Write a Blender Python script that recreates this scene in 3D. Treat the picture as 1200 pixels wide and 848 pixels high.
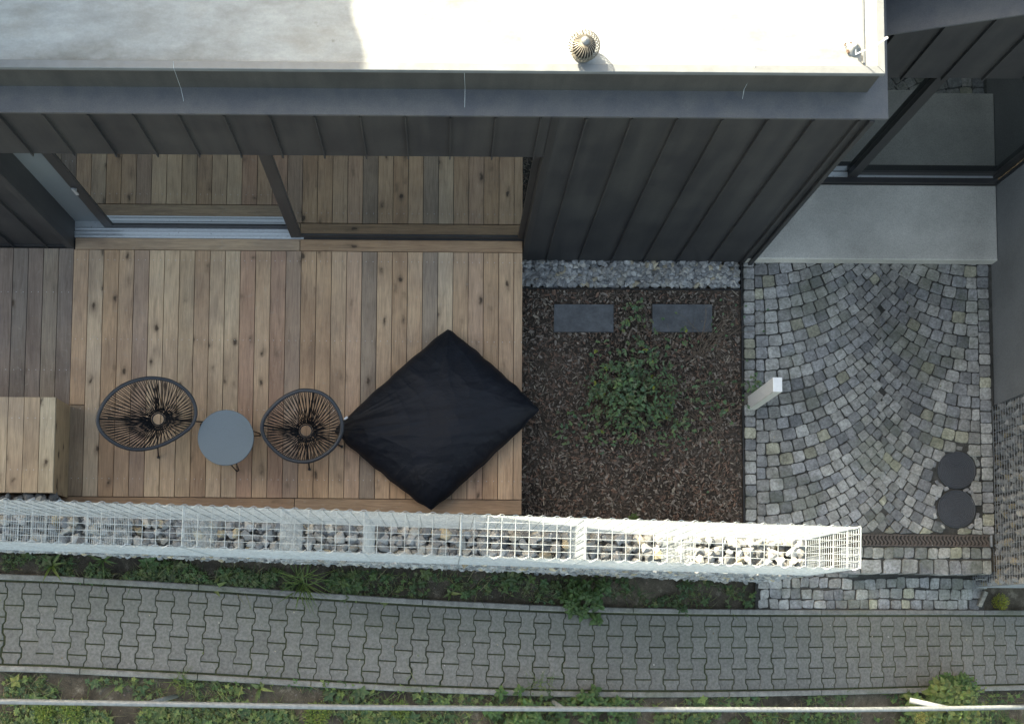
import bpy, bmesh, math, random
from mathutils import Vector, Matrix, noise
random.seed(7)
for o in list(bpy.data.objects): bpy.data.objects.remove(o)
SC = bpy.context.scene
COL = SC.collection
R = math.radians
# ------------------------------------------------------------------ camera, sky, sun, exposure
F = 1340.0; CW = 1200.0; CH = 848.0; HC = 11.1          # focal in photo pixels, photo size, camera height
PX0, PY0 = 520.0, 641.0                                  # principal point
TH = math.atan(89.0/F); PSI = 0.0078
cam = bpy.data.cameras.new('camera'); camo = bpy.data.objects.new('camera', cam); COL.objects.link(camo)
camo.location = (0, 0, HC); camo.rotation_euler = (TH, 0, PSI)
cam.sensor_fit = 'HORIZONTAL'; cam.sensor_width = 36; cam.lens = F/CW*36
cam.shift_x = (CW/2-PX0)/CW; cam.shift_y = (PY0-CH/2)/CW
cam.clip_end = 500; cam.clip_start = 0.1
SC.camera = camo
SX, SY = 1.12, 1.38                                      # sun: metres east / south a shadow falls per metre of drop
el = math.atan(1/math.hypot(SX, SY)); 
w = bpy.data.worlds.new('World'); SC.world = w; w.use_nodes = True
nt = w.node_tree; nt.nodes.clear()
sky = nt.nodes.new('ShaderNodeTexSky'); sky.sky_type = 'NISHITA'; sky.sun_disc = False
sky.sun_elevation = el; sky.sun_rotation = math.atan2(-SX, SY); sky.air_density = 1.0; sky.dust_density = 3.0; sky.ozone_density = .8
bg = nt.nodes.new('ShaderNodeBackground'); bg.inputs[1].default_value = 0.15
wo = nt.nodes.new('ShaderNodeOutputWorld'); nt.links.new(sky.outputs[0], bg.inputs[0]); nt.links.new(bg.outputs[0], wo.inputs[0])
sl = bpy.data.lights.new('sun', 'SUN'); sl.energy = 5.0; sl.angle = R(0.6); sl.color = (1, .995, .985)
so = bpy.data.objects.new('sun', sl); COL.objects.link(so); so.location = (-6, 8, 12)
so.rotation_euler = Vector((SX, -SY, -1)).to_track_quat('-Z', 'Y').to_euler()
SC.view_settings.view_transform = 'Standard'; SC.view_settings.look = 'None'
SC.view_settings.exposure = 2.2; SC.view_settings.gamma = 1
SC.view_settings.use_white_balance = True; SC.view_settings.white_balance_temperature = 9100; SC.view_settings.white_balance_tint = 5
SC.render.engine = 'CYCLES'

# ------------------------------------------------------------------ measuring: photo measurement -> world point on a level
MR = Matrix.Rotation(PSI, 3, 'Z') @ Matrix.Rotation(TH, 3, 'X')
def P(px, py, z=0.0):
    d = MR @ Vector((px-PX0, -(py-PY0), -F))
    t = (z-HC)/d.z
    return Vector((d.x*t, d.y*t, z))
def proj(v):
    c = MR.transposed() @ (Vector(v)-Vector((0, 0, HC)))
    return PX0 + F*c.x/-c.z, PY0 - F*c.y/-c.z
def z_at(base, py, lo=-1, hi=6):
    """height at which the vertical through base reaches image row py"""
    for _ in range(40):
        m = (lo+hi)/2
        if proj((base[0], base[1], m))[1] > py: lo = m
        else: hi = m
    return m
ZP = [(-40, 1.9), (-8, 1.8), (-5, 1.5), (-3.07, 1.32), (-1.5, 1.12), (-.3, .9), (.8, .70), (1.82, .47), (2.9, .2), (4.03, -.15), (5.0, -.47), (6.5, -.95), (9, -1.6), (40, -2.2)]
def zpath(X):
    for i in range(len(ZP)-1):
        x0, z0 = ZP[i]; x1, z1 = ZP[i+1]
        if X <= x1:
            t = (X-x0)/(x1-x0); t = max(0, t)
            # catmull
            xm, zm = ZP[max(0, i-1)]; xn, zn = ZP[min(len(ZP)-1, i+2)]
            m0 = (z1-zm)/max(.01, x1-xm)*(x1-x0); m1 = (zn-z0)/max(.01, xn-x0)*(x1-x0)
            h = t*t*(3-2*t)
            return z0*(1+2*t)*(1-t)**2 + t*(1-t)**2*m0 + z1*t*t*(3-2*t) + t*t*(t-1)*m1
    return ZP[-1][1]
def PP(px, py, dz=0.0):
    z = .5
    for _ in range(12):
        v = P(px, py, z); z = zpath(v.x)+dz
    return P(px, py, z)

# ------------------------------------------------------------------ object helpers
def link(o, parent=None):
    COL.objects.link(o)
    if parent is not None:
        o.parent = parent
        off = Vector((0, 0, 0)); p = parent
        while p is not None:
            off += p.location; p = p.parent
        o.location = o.location - off
    return o
def tag(o, label=None, cat=None, group=None, kind=None):
    if label: o['label'] = label
    if cat: o['category'] = cat
    if group: o['group'] = group
    if kind: o['kind'] = kind
    return o
def thing(name, label, cat, loc=(0, 0, 0), group=None, kind=None):
    o = bpy.data.objects.new(name, None); o.empty_display_size = .1
    o.location = loc; COL.objects.link(o)
    return tag(o, label, cat, group, kind)
class MB:
    """collects faces (with one flat colour per piece) into one mesh"""
    def __init__(s): s.v = []; s.f = []; s.c = []; s.sm = False
    def add(s, vs, fs, col=(1, 1, 1)):
        b = len(s.v); s.v += [tuple(v) for v in vs]
        for f in fs: s.f.append(tuple(i+b for i in f)); s.c.append(col)
    def prism(s, poly, z0, z1, bev=0.0, col=(1, 1, 1), bottom=False, tilt=None):
        """poly: list of (x,y) counter-clockwise; bevelled top edge"""
        n = len(poly)
        cx = sum(p[0] for p in poly)/n; cy = sum(p[1] for p in poly)/n
        tz = (lambda x, y: 0) if tilt is None else (lambda x, y: tilt[0]*(x-cx)+tilt[1]*(y-cy))
        vs = [(x, y, z0) for x, y in poly]
        fs = []
        if bev > 0:
            vs += [(x, y, z1-bev+tz(x, y)) for x, y in poly]
            ins = []
            for i, (x, y) in enumerate(poly):
                ax, ay = poly[i-1]; bx, by = poly[(i+1) % n]
                d1 = Vector((x-ax, y-ay)); d2 = Vector((bx-x, by-y))
                d1 = d1.normalized() if d1.length > 1e-9 else Vector((1, 0)); d2 = d2.normalized() if d2.length > 1e-9 else Vector((1, 0))
                n1 = Vector((-d1.y, d1.x)); n2 = Vector((-d2.y, d2.x)); m = (n1+n2)
                k = max(.3, 1+n1.dot(n2))
                ins.append((x+m.x/k*bev, y+m.y/k*bev))
            vs += [(x, y, z1+tz(x, y)) for x, y in ins]
            for l in (0, 1):
                for i in range(n):
                    j = (i+1) % n; fs.append((l*n+i, l*n+j, (l+1)*n+j, (l+1)*n+i))
            fs.append(tuple(range(2*n, 3*n)))
        else:
            vs += [(x, y, z1+tz(x, y)) for x, y in poly]
            for i in range(n):
                j = (i+1) % n; fs.append((i, j, n+j, n+i))
            fs.append(tuple(range(n, 2*n)))
        if bottom: fs.append(tuple(reversed(range(n))))
        s.add(vs, fs, col)
    def box(s, a, b, col=(1, 1, 1)):
        x0, x1 = sorted((a[0], b[0])); y0, y1 = sorted((a[1], b[1])); z0, z1 = sorted((a[2], b[2]))
        s.prism([(x0, y0), (x1, y0), (x1, y1), (x0, y1)], z0, z1, 0, col, True)
    def tube(s, pts, r, n=6, col=(1, 1, 1), cap=True, closed=False):
        pts = [Vector(p) for p in pts]; m = len(pts); rs = r if isinstance(r, (list, tuple)) else [r]*m
        vs = []; up = None
        for i, p in enumerate(pts):
            if closed: d = pts[(i+1) % m]-pts[i-1]
            else: d = pts[min(m-1, i+1)]-pts[max(0, i-1)]
            d.normalize()
            if up is None:
                up = Vector((0, 0, 1)) if abs(d.z) < .9 else Vector((1, 0, 0))
            a = d.cross(up).normalized(); up = a.cross(d).normalized()
            for k in range(n):
                t = 2*math.pi*k/n
                vs.append(p+(a*math.cos(t)+up*math.sin(t))*rs[i])
        fs = []
        for i in range(m if closed else m-1):
            j = (i+1) % m
            for k in range(n):
                l = (k+1) % n; fs.append((i*n+k, i*n+l, j*n+l, j*n+k))
        if cap and not closed:
            fs.append(tuple(reversed(range(n)))); fs.append(tuple(range((m-1)*n, m*n)))
        s.add(vs, fs, col)
    def lathe(s, prof, c, n=24, col=(1, 1, 1)):
        vs = []; fs = []
        for (r, z) in prof:
            for k in range(n):
                t = 2*math.pi*k/n; vs.append((c[0]+r*math.cos(t), c[1]+r*math.sin(t), c[2]+z))
        for i in range(len(prof)-1):
            for k in range(n):
                l = (k+1) % n; fs.append((i*n+k, i*n+l, (i+1)*n+l, (i+1)*n+k))
        s.add(vs, fs, col)
    def mesh(s, name, mat, smooth=False):
        me = bpy.data.meshes.new(name); me.from_pydata(s.v, [], s.f)
        at = me.attributes.new('Col', 'FLOAT_COLOR', 'FACE')
        flat = []
        for c in s.c: flat += [c[0], c[1], c[2], 1]
        at.data.foreach_set('color', flat)
        me.materials.append(mat)
        if smooth: me.polygons.foreach_set('use_smooth', [True]*len(me.polygons))
        me.update(); return me
    def build(s, name, mat, parent=None, smooth=False, center=False):
        me = s.mesh(name, mat, smooth)
        o = bpy.data.objects.new(name, me)
        return link(o, parent)
def structure(o): o['kind'] = 'structure'; return o

# ------------------------------------------------------------------ materials
def srgb(r, g, b):
    f = lambda c: (c/255/12.92 if c/255 <= .04045 else ((c/255+.055)/1.055)**2.4)
    return (f(r), f(g), f(b))
class NT:
    def __init__(s, name):
        s.m = bpy.data.materials.new(name); s.m.use_nodes = True; s.t = s.m.node_tree; s.t.nodes.clear()
        s.out = s.n('ShaderNodeOutputMaterial'); s.b = s.n('ShaderNodeBsdfPrincipled'); s.l(s.b, 0, s.out, 0)
        tc = s.n('ShaderNodeTexCoord'); s.co = (tc, 3)
        s.oi = s.n('ShaderNodeObjectInfo')
    def n(s, t, **k):
        nd = s.t.nodes.new(t)
        for a, v in k.items(): setattr(nd, a, v)
        return nd
    def l(s, a, i, b, j): s.t.links.new(a.outputs[i], b.inputs[j])
    def coord(s, scale=(1, 1, 1), rnd=False):
        mp = s.n('ShaderNodeMapping'); mp.inputs['Scale'].default_value = scale; s.l(s.co[0], s.co[1], mp, 0)
        if rnd:
            m = s.n('ShaderNodeMath', operation='MULTIPLY'); m.inputs[1].default_value = 137.0; s.l(s.oi, 'Random', m, 0)
            s.l(m, 0, mp, 1)
        return mp
    def noise(s, scale, detail=4, rough=.55, vec=None, dist=0):
        nd = s.n('ShaderNodeTexNoise'); nd.inputs['Scale'].default_value = scale; nd.inputs['Detail'].default_value = detail
        nd.inputs['Roughness'].default_value = rough; nd.inputs['Distortion'].default_value = dist
        v = vec or s.coord(); s.l(v, 0, nd, 0); return nd
    def ramp(s, src, i, stops, interp='LINEAR'):
        r = s.n('ShaderNodeValToRGB'); r.color_ramp.interpolation = interp; e = r.color_ramp.elements
        while len(e) > 1: e.remove(e[-1])
        for k, (p, c) in enumerate(stops):
            if isinstance(c, (int, float)): c = (c, c, c)
            x = e[0] if k == 0 else e.new(p)
            x.position = p; x.color = (*c, 1)
        s.l(src, i, r, 0); return r
    def mix(s, fac, a, b, mode='MIX'):
        m = s.n('ShaderNodeMix', data_type='RGBA', blend_type=mode)
        for inp, val in ((0, fac), (6, a), (7, b)):
            if isinstance(val, (int, float)): m.inputs[inp].default_value = val
            elif isinstance(val, tuple) and not hasattr(val[0], 'outputs'): m.inputs[inp].default_value = (*val, 1)
            else: s.t.links.new(val[0].outputs[val[1]], m.inputs[inp])
        return m
    def pcol(s):
        """flat colour of the piece: face attribute times object colour"""
        a = s.n('ShaderNodeAttribute', attribute_name='Col')
        return s.mix(1.0, (a, 0), (s.oi, 'Color'), 'MULTIPLY')
    def bump(s, src, i, strength=.3, dist=.01):
        b = s.n('ShaderNodeBump'); b.inputs['Strength'].default_value = strength; b.inputs['Distance'].default_value = dist
        s.l(src, i, b, 2 if 'Height' not in b.inputs else 'Height'); s.l(b, 0, s.b, 'Normal'); return b
    def base(s, src, i=0): s.l(src, i, s.b, 'Base Color')
    def set(s, **k):
        for a, v in k.items():
            s.b.inputs[a.replace('_', ' ')].default_value = v if not isinstance(v, tuple) else (*v, 1)
def mat_wood(name, sc):
    m = NT(name); c = m.pcol(); along = sc[1] < sc[0]
    ax = lambda k, l: (k, l, k) if along else (l, k, k)
    vw = m.coord((1, 1, 1), True)
    # warp so that the grain flows round the knots
    v4 = m.coord(ax(8.5, 4.2), True)
    wz_ = m.noise(9, 3, .6, vw); wm = m.n('ShaderNodeVectorMath', operation='MULTIPLY_ADD')
    m.l(wz_, 1, wm, 0); wm.inputs[1].default_value = (.5, .5, .5); m.l(v4, 0, wm, 2)
    vo = m.n('ShaderNodeTexVoronoi'); vo.inputs['Scale'].default_value = 1.0; vo.inputs['Randomness'].default_value = 1; m.l(wm, 0, vo, 0)
    kn = m.ramp(vo, 0, [(.0, 1.0), (.09, .95), (.15, .45), (.26, .12), (.42, 0.0)])
    sel = m.n('ShaderNodeSeparateColor'); m.l(vo, 1, sel, 0)
    # per-board knottiness
    rr = m.n('ShaderNodeMath', operation='POWER'); m.l(m.oi, 'Random', rr, 0); rr.inputs[1].default_value = 1.6
    r2 = m.n('ShaderNodeMath', operation='MULTIPLY_ADD'); m.l(rr, 0, r2, 0); r2.inputs[1].default_value = -.62; r2.inputs[2].default_value = .79
    th = m.n('ShaderNodeMath', operation='GREATER_THAN'); m.l(sel, 0, th, 0); m.l(r2, 0, th, 1)
    kk = m.n('ShaderNodeMath', operation='MULTIPLY'); m.l(kn, 0, kk, 0); m.l(th, 0, kk, 1)
    g = m.noise(1.0, 6, .68, m.coord(ax(30, 2.2), True), 1.6)
    gr = m.ramp(g, 0, [(.25, .62), (.5, .95), (.72, 1.14)])
    x = m.mix(1.0, (c, 2), (gr, 0), 'MULTIPLY')
    g2 = m.noise(1.0, 4, .6, m.coord(ax(3.2, 1.1), True), .4)
    gr2 = m.ramp(g2, 0, [(.30, (.70, .66, .64)), (.45, (.95, .92, .89)), (.58, (1.03, 1.03, 1.01)), (.75, (1.14, 1.15, 1.14))])
    x = m.mix(1.0, (x, 2), (gr2, 0), 'MULTIPLY')
    g3 = m.noise(1.0, 3, .6, m.coord(ax(110, 5), True)); gr3 = m.ramp(g3, 0, [(.3, .84), (.6, 1.06)])
    x = m.mix(1.0, (x, 2), (gr3, 0), 'MULTIPLY')
    # small water spots and dust
    g5 = m.noise(24, 3, .6, m.coord((1, 1, 1))); r5 = m.ramp(g5, 0, [(.62, 0), (.75, .28)])
    x = m.mix((r5, 0), (x, 2), (.36, .34, .30))
    g6 = m.noise(2.2, 5, .6, m.coord((1, 1, 1))); r6 = m.ramp(g6, 0, [(.35, (.86, .86, .88)), (.6, (1.04, 1.03, 1.0))])
    x = m.mix(1.0, (x, 2), (r6, 0), 'MULTIPLY')
    x = m.mix((kk, 0), (x, 2), (.060, .036, .022))
    m.base(x, 2); m.set(Roughness=.72)
    m.bump(g, 0, .5, .003); return m.m
def mat_stone(name, rough=.8, sc=60, contrast=(.6, 1.25), bump=.5, moss=0.0):
    m = NT(name); c = m.pcol(); v = m.coord((1, 1, 1), True)
    g = m.noise(sc, 6, .7, v); gr = m.ramp(g, 0, [(.3, contrast[0]), (.7, contrast[1])])
    x = m.mix(1.0, (c, 2), (gr, 0), 'MULTIPLY')
    g2 = m.noise(sc*.22, 4, .6, v); r2 = m.ramp(g2, 0, [(.35, .74), (.65, 1.15)])
    x = m.mix(1.0, (x, 2), (r2, 0), 'MULTIPLY')
    g4 = m.noise(1.7, 5, .65, m.coord()); r4 = m.ramp(g4, 0, [(.36, .84), (.5, 1.0), (.66, 1.08)]); x = m.mix(1.0, (x, 2), (r4, 0), 'MULTIPLY')
    if moss:
        g3 = m.noise(2.0, 4, .6, m.coord()); r3 = m.ramp(g3, 0, [(.5, 0), (.62, moss)])
        x = m.mix((r3, 0), (x, 2), (.07, .09, .035))
    m.base(x, 2); m.set(Roughness=rough); m.bump(g, 0, bump, .006); return m.m
def mat_plain(name, col, rough=.5, metal=0.0, sc=25, var=.12, bump=.0, spec=.5):
    m = NT(name); g = m.noise(sc, 5, .65); r = m.ramp(g, 0, [(.3, 1-var), (.7, 1+var)])
    x = m.mix(1.0, tuple(col), (r, 0), 'MULTIPLY'); m.base(x, 2)
    m.set(Roughness=rough, Metallic=metal)
    m.b.inputs['Specular IOR Level'].default_value = spec
    rr = m.ramp(g, 0, [(.3, max(0, rough-.08)), (.7, min(1, rough+.08))]); m.l(rr, 0, m.b, 'Roughness')
    if bump: m.bump(g, 0, bump, .004)
    return m.m
W_DECK = mat_wood('weathered_larch', (26, 1.6, 26))
W_DECKX = mat_wood('weathered_larch_cross', (1.6, 26, 26))
COBBLE = mat_stone('granite_cobble', .78, 42, (.50, 1.36), 1.0, .3)
ROCK = mat_stone('quarry_rock', .8, 45, (.6, 1.3), .6)
CONCP = mat_stone('paver_concrete', .85, 190, (.88, 1.10), .4, .12)
KERB = mat_stone('kerb_concrete', .85, 90, (.75, 1.2), .5, .3)
# dark coated sheet metal, faint dust
def mat_metal(name, col, rough, dust=.25, spec=.5):
    m = NT(name); g = m.noise(3.0, 6, .6); g2 = m.noise(120, 3, .6)
    vs_ = m.coord((9, 9, .7)); gs = m.noise(1, 5, .6, vs_); g = m.mix(.5, (g, 0), (gs, 0)); r = m.ramp(g, 2, [(.40, 0), (.68, dust)])
    x = m.mix((r, 0), tuple(col), (.16, .155, .14)); r2 = m.ramp(g2, 0, [(.3, .85), (.7, 1.15)])
    x = m.mix(1, (x, 2), (r2, 0), 'MULTIPLY'); m.base(x, 2); m.set(Roughness=rough)
    m.b.inputs['Specular IOR Level'].default_value = spec
    m.bump(g, 2, .2, .01); return m.m
ZINC = mat_metal('anthracite_sheet', (.0215, .0225, .026), .52, .16)
ZINC_D = mat_metal('anthracite_fascia', (.035, .036, .036), .6, .2)
LEDGE = mat_metal('anthracite_gutter_sheet', (.062, .068, .080), .42, .35, .6)
FRAME = mat_metal('dark_door_frame', (.022, .022, .024), .45, .1)
ALU = mat_plain('brushed_aluminium', (.60, .63, .66), .35, .7, 40, .08)
CAPW = mat_plain('roof_edge_sheet', (.17, .185, .195), .5, .2, 10, .12)
WHITE = mat_plain('white_powder_coat', (.78, .79, .80), .45, 0, 30, .05)
CREAM = mat_plain('off_white_paint', (.62, .61, .56), .5, 0, 30, .06)
BLACKM = mat_plain('black_steel', (.012, .012, .014), .4, 0, 60, .2)
CORD = mat_plain('black_plastic_cord', (.014, .015, .018), .38, 0, 60, .15)
RIM = mat_plain('charcoal_cord_wrap', (.030, .034, .042), .5, 0, 160, .35, .4)
TABLE = mat_plain('blue_grey_table_top', (.145, .188, .218), .6, 0, 260, .16)
SLATE = mat_stone('slate', .6, 40, (.75, 1.2), .3)
RUSTG = mat_plain('cast_iron_grate', (.105, .085, .074), .75, .2, 70, .4, .3)
COVER = mat_plain('black_plastic_cover', (.048, .053, .062), .6, 0, 90, .3, .5)
GALV = mat_plain('galvanised_wire', (.34, .385, .415), .5, .3, 30, .3)
GALV2 = mat_plain('weathered_wire', (.20, .22, .235), .6, .2, 30, .3)
PIPE = mat_plain('galvanised_pipe', (.22, .24, .25), .5, .3, 30, .25)
STEEL = mat_plain('stainless_cowl', (.15, .14, .12), .5, .2, 60, .25)
def mat_roof():
    m = NT('stained_roof_membrane'); g = m.noise(1.5, 7, .62, m.coord((.7, 1.3, 1))); g2 = m.noise(5.5, 8, .7, m.coord((.6, 1.5, 1))); g3 = m.noise(60, 3, .6)
    r = m.ramp(g, 0, [(.34, (.175, .177, .165)), (.45, (.245, .255, .252)), (.56, (.305, .328, .335)), (.68, (.262, .268, .258))])
    r2 = m.ramp(g2, 0, [(.34, .84), (.52, 1.0), (.66, 1.13)]); r3 = m.ramp(g3, 0, [(.3, .95), (.7, 1.05)])
    x = m.mix(1, (r, 0), (r2, 0), 'MULTIPLY'); x = m.mix(1, (x, 2), (r3, 0), 'MULTIPLY')
    g4 = m.noise(11, 5, .75, m.coord((1, 1, 1))); r4 = m.ramp(g4, 0, [(.66, 0), (.70, .55)]); g5 = m.noise(1.1, 2, .5, m.coord((1, 1, 1))); r5 = m.ramp(g5, 0, [(.52, 0), (.6, 1)])
    q = m.n('ShaderNodeMath', operation='MULTIPLY'); m.l(r4, 0, q, 0); m.l(r5, 0, q, 1)
    x = m.mix((q, 0), (x, 2), (.15, .15, .14)); m.base(x, 2); m.set(Roughness=.75); m.bump(g2, 0, .2, .01); return m.m
ROOF = mat_roof()
def mat_conc(name, col, spots=True, sc=1.6):
    m = NT(name); g = m.noise(sc, 6, .6); g2 = m.noise(90, 4, .7); g3 = m.noise(22, 3, .6)
    r = m.ramp(g, 0, [(.3, .74), (.7, 1.15)]); r2 = m.ramp(g2, 0, [(.32, .76), (.55, 1.02), (.75, 1.12)])
    x = m.mix(1, tuple(col), (r, 0), 'MULTIPLY'); x = m.mix(1, (x, 2), (r2, 0), 'MULTIPLY')
    if spots:
        r3 = m.ramp(g3, 0, [(.72, 0), (.78, .35)]); x = m.mix((r3, 0), (x, 2), (.09, .085, .08))
    m.base(x, 2); m.set(Roughness=.8); m.bump(g2, 0, .3, .003); return m.m
CONC = mat_conc('smooth_concrete', (.50, .49, .455))
CONCD = mat_conc('dark_concrete_wall', (.135, .142, .150), True, 1.1)
def mat_soil(name, c1, c2, c3, sc=9):
    m = NT(name); g = m.noise(sc, 8, .72); g2 = m.noise(1.3, 5, .6, None, .5); g3 = m.noise(110, 4, .7)
    r = m.ramp(g, 0, [(.3, c1), (.55, c2), (.75, c3)]); r2 = m.ramp(g2, 0, [(.35, .6), (.65, 1.35)]); r3 = m.ramp(g3, 0, [(.3, .6), (.7, 1.35)])
    x = m.mix(1, (r, 0), (r2, 0), 'MULTIPLY'); x = m.mix(1, (x, 2), (r3, 0), 'MULTIPLY'); m.base(x, 2)
    m.set(Roughness=.95); m.bump(g3, 0, .8, .012); return m.m
SOIL = mat_soil('garden_soil', (.036, .029, .021), (.085, .071, .052), (.24, .215, .17))
JOINT = mat_soil('joint_sand_with_moss', (.016, .026, .008), (.034, .042, .018), (.060, .058, .040), 14)
JOINT2 = mat_soil('dark_joint_sand', (.036, .036, .032), (.062, .061, .056), (.10, .096, .088), 14)
MULCHB = mat_soil('mulch_underlay', (.036, .028, .022), (.070, .055, .044), (.115, .092, .074), 30)
def mat_chip():
    m = NT('bark_chip'); c = m.pcol(); g = m.noise(70, 3, .6); r = m.ramp(g, 0, [(.3, .7), (.7, 1.3)])
    x = m.mix(1, (c, 2), (r, 0), 'MULTIPLY'); m.base(x, 2); m.set(Roughness=.9); return m.m
CHIP = mat_chip()
def mat_leaf():
    m = NT('leaf'); c = m.pcol(); g = m.noise(60, 3, .6); r = m.ramp(g, 0, [(.3, .78), (.7, 1.25)])
    x = m.mix(1, (c, 2), (r, 0), 'MULTIPLY'); m.base(x, 2); m.set(Roughness=.5)
    tr = m.n('ShaderNodeBsdfTranslucent'); m.l(x, 2, tr, 0); mx = m.n('ShaderNodeMixShader'); mx.inputs[0].default_value = .28
    m.l(m.b, 0, mx, 1); m.l(tr, 0, mx, 2); m.l(mx, 0, m.out, 0); return m.m
LEAF = mat_leaf()
def mat_glass(name='coated_window_glass', ior=3.6):
    m = NT(name); m.set(Base_Color=(.010, .012, .013), Roughness=.03)
    gl = m.n('ShaderNodeBsdfGlossy'); gl.inputs[0].default_value = (.93, .97, .93, 1); gl.inputs[1].default_value = .012
    lw = m.n('ShaderNodeFresnel'); lw.inputs[0].default_value = ior
    mx = m.n('ShaderNodeMixShader'); m.l(lw, 0, mx, 0); m.l(m.b, 0, mx, 1); m.l(gl, 0, mx, 2); m.l(mx, 0, m.out, 0); return m.m
GLASS = mat_glass(); GLASS2 = mat_glass('entrance_glass', 1.9)
def mat_fabric():
    m = NT('black_nylon'); g = m.noise(5, 5, .6, None, .6); g2 = m.noise(500, 2, .5)
    r = m.ramp(g, 0, [(.3, (.0050, .0066, .0115)), (.7, (.0080, .0108, .0180))]); m.base(r)
    m.set(Roughness=.56); m.b.inputs['Specular IOR Level'].default_value = .26
    g4 = m.noise(22, 4, .6, m.coord((1, 2.2, 1)), .8); m.bump(g4, 0, .35, .012); return m.m
FABRIC = mat_fabric()
FABTAG = mat_plain('white_fabric', (.7, .72, .75), .7)

ZD = .35                                                 # deck level
# ------------------------------------------------------------------ ground
gN = lambda X: P(520, 610, .3).y                          # placeholder, refined below
GT = 2.85                                                # top of gabion wall
GNE, GSE = P(1009, 617.5, GT), P(1009, 666, GT)
GNW, GSW = P(0, 586, GT), P(0, 633, GT)
gx = (GNE-GNW).normalized(); gxs = (GSE-GSW).normalized()
gdir = ((gx+gxs)/2).normalized(); gnor = Vector((-gdir.y, gdir.x, 0))
gmid = (GNE+GSE+GNW+GSW)/4
GTH = .30
GE = gmid + gdir*((GNE-gmid).dot(gdir)+(GSE-gmid).dot(gdir))/2      # east end centre
GLEN = 9.6
def G(s, t, z): v = GE - gdir*s + gnor*t; return Vector((v.x, v.y, z))   # s from east end westwards, t north
def gab_y(X):
    s = (GE.x-X)/gdir.x; return (GE-gdir*s).y
STEPY = P(1100, 673, 0).y
def ground_z(X, Y):
    if X < GE.x: return (zpath(X)-.05) if Y < gab_y(X)+.05 else -.05
    return (min(zpath(X), 0)-.06) if Y < STEPY+.03 else -.07
def build_ground():
    xs = [-120, -60, -30, -15] + [-10+i*.25 for i in range(81)] + [15, 30, 60, 120]
    ys = [-120, -60, -30, -12, -6, -4, -3, -2.5, -2] + [-1.8+i*.1 for i in range(19)]
    vs = []; fs = []
    # columns follow the wall line: two rows hug the step
    rows = ys+['a', 'b']+[2.2, 3, 4, 6, 8, 12, 20, 40, 80, 120]
    for X in xs:
        ymid = gab_y(X)+.02 if X < GE.x-.3 else STEPY+.03
        lows = [y for y in ys]
        for r in rows:
            if r == 'a': y = ymid-.01; z = ground_z(X, ymid-.1)
            elif r == 'b': y = ymid+.01; z = ground_z(X, ymid+.1)
            elif r in lows: y = min(r, ymid-.02); z = ground_z(X, ymid-.1)
            else: y = r; z = ground_z(X, 5)
            if r in lows and r > -2.5 and abs(X) < 10 and y < ymid-.05: z += .02*noise.noise(Vector((X*3, y*3, 0)))
            vs.append((X, y, z))
    n = len(rows)
    for i in range(len(xs)-1):
        for j in range(n-1):
            a = i*n+j; fs.append((a, a+n, a+n+1, a+1))
    b = MB(); b.add(vs, fs); o = b.build('ground', SOIL, smooth=False); structure(o)
build_ground()

# ------------------------------------------------------------------ the footpath: kerbs and interlocking pavers
NK = [(-60, 676), (0, 680.5), (60, 682.5), (120, 686), (240, 693), (340, 700), (400, 704), (470, 708.5), (536, 712), (660, 717.5), (800, 720.5), (950, 721.5), (1100, 721.5), (1260, 721.5)]
NKW = [PP(*p) for p in NK]
def curve_pt(X):
    for i in range(len(NKW)-1):
        if X <= NKW[i+1].x or i == len(NKW)-2:
            a, b = NKW[i], NKW[i+1]; t = (X-a.x)/(b.x-a.x)
            m0 = (b.y-NKW[max(0, i-1)].y)/(b.x-NKW[max(0, i-1)].x)*(b.x-a.x)
            c = NKW[min(len(NKW)-1, i+2)]; m1 = (c.y-a.y)/(c.x-a.x)*(b.x-a.x)
            if t < 0 or t > 1: return a.y+(b.y-a.y)*t
            return a.y*(1+2*t)*(1-t)**2+t*(1-t)**2*m0+b.y*t*t*(3-2*t)+t*t*(t-1)*m1
PW = .70
def frame_at(X):
    y = curve_pt(X); e = .05
    tx = Vector((2*e, curve_pt(X+e)-curve_pt(X-e), zpath(X+e)-zpath(X-e))).normalized()
    ty = Vector((0, 0, 1)).cross(tx).normalized(); n = tx.cross(ty)
    return Vector((X, y, zpath(X))), tx, ty, n
path = thing('footpath', 'grey footpath of bone-shaped interlocking concrete pavers below the gabion wall', None, (0, 0, 0), kind='structure')
XL, XR = -6.0, 6.6
b = MB(); prev = None; n_ = 0; X = XL
vs = []; fs = []
while X <= XR:
    o_, tx, ty, n = frame_at(X)
    for t in (.05, -.75): vs.append(o_+ty*t-n*.006 if t > 0 else o_+ty*t-n*.006)
    X += .1
for i in range(len(vs)//2-1): fs.append((2*i, 2*i+1, 2*i+3, 2*i+2))
b.add(vs, fs); b.build('sand_bed', JOINT, path)
PITCH = .14
def prof(t, t0, L=.2):
    d = min(t-t0, L-(t-t0)); d = max(0, d)
    if d < .036: return .0785
    if d > .064: return .0588
    return .0785-(d-.036)/.028*.0197
cache = {}
def paver_mesh(a, c, t0):
    key = (round(a, 3), round(c, 3), round(t0, 3))
    if key in cache: return cache[key]
    br = [a+.0058] + [t for t in (t0+.036, t0+.064, t0+.136, t0+.164) if a+.01 < t < c-.01] + [c-.0050]
    g = .0025
    left = [(-prof(t, t0)+g, -t) for t in br]; right = [(prof(t, t0)-g, -t) for t in br]
    poly = left + right[::-1]         # top-left going down, then up the right side: counter-clockwise in x,y
    mb = MB(); mb.prism(poly, -.07, 0, .004)
    cache[key] = mb.mesh('paver', CONCP); return cache[key]
X = XL; col = 0
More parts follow.
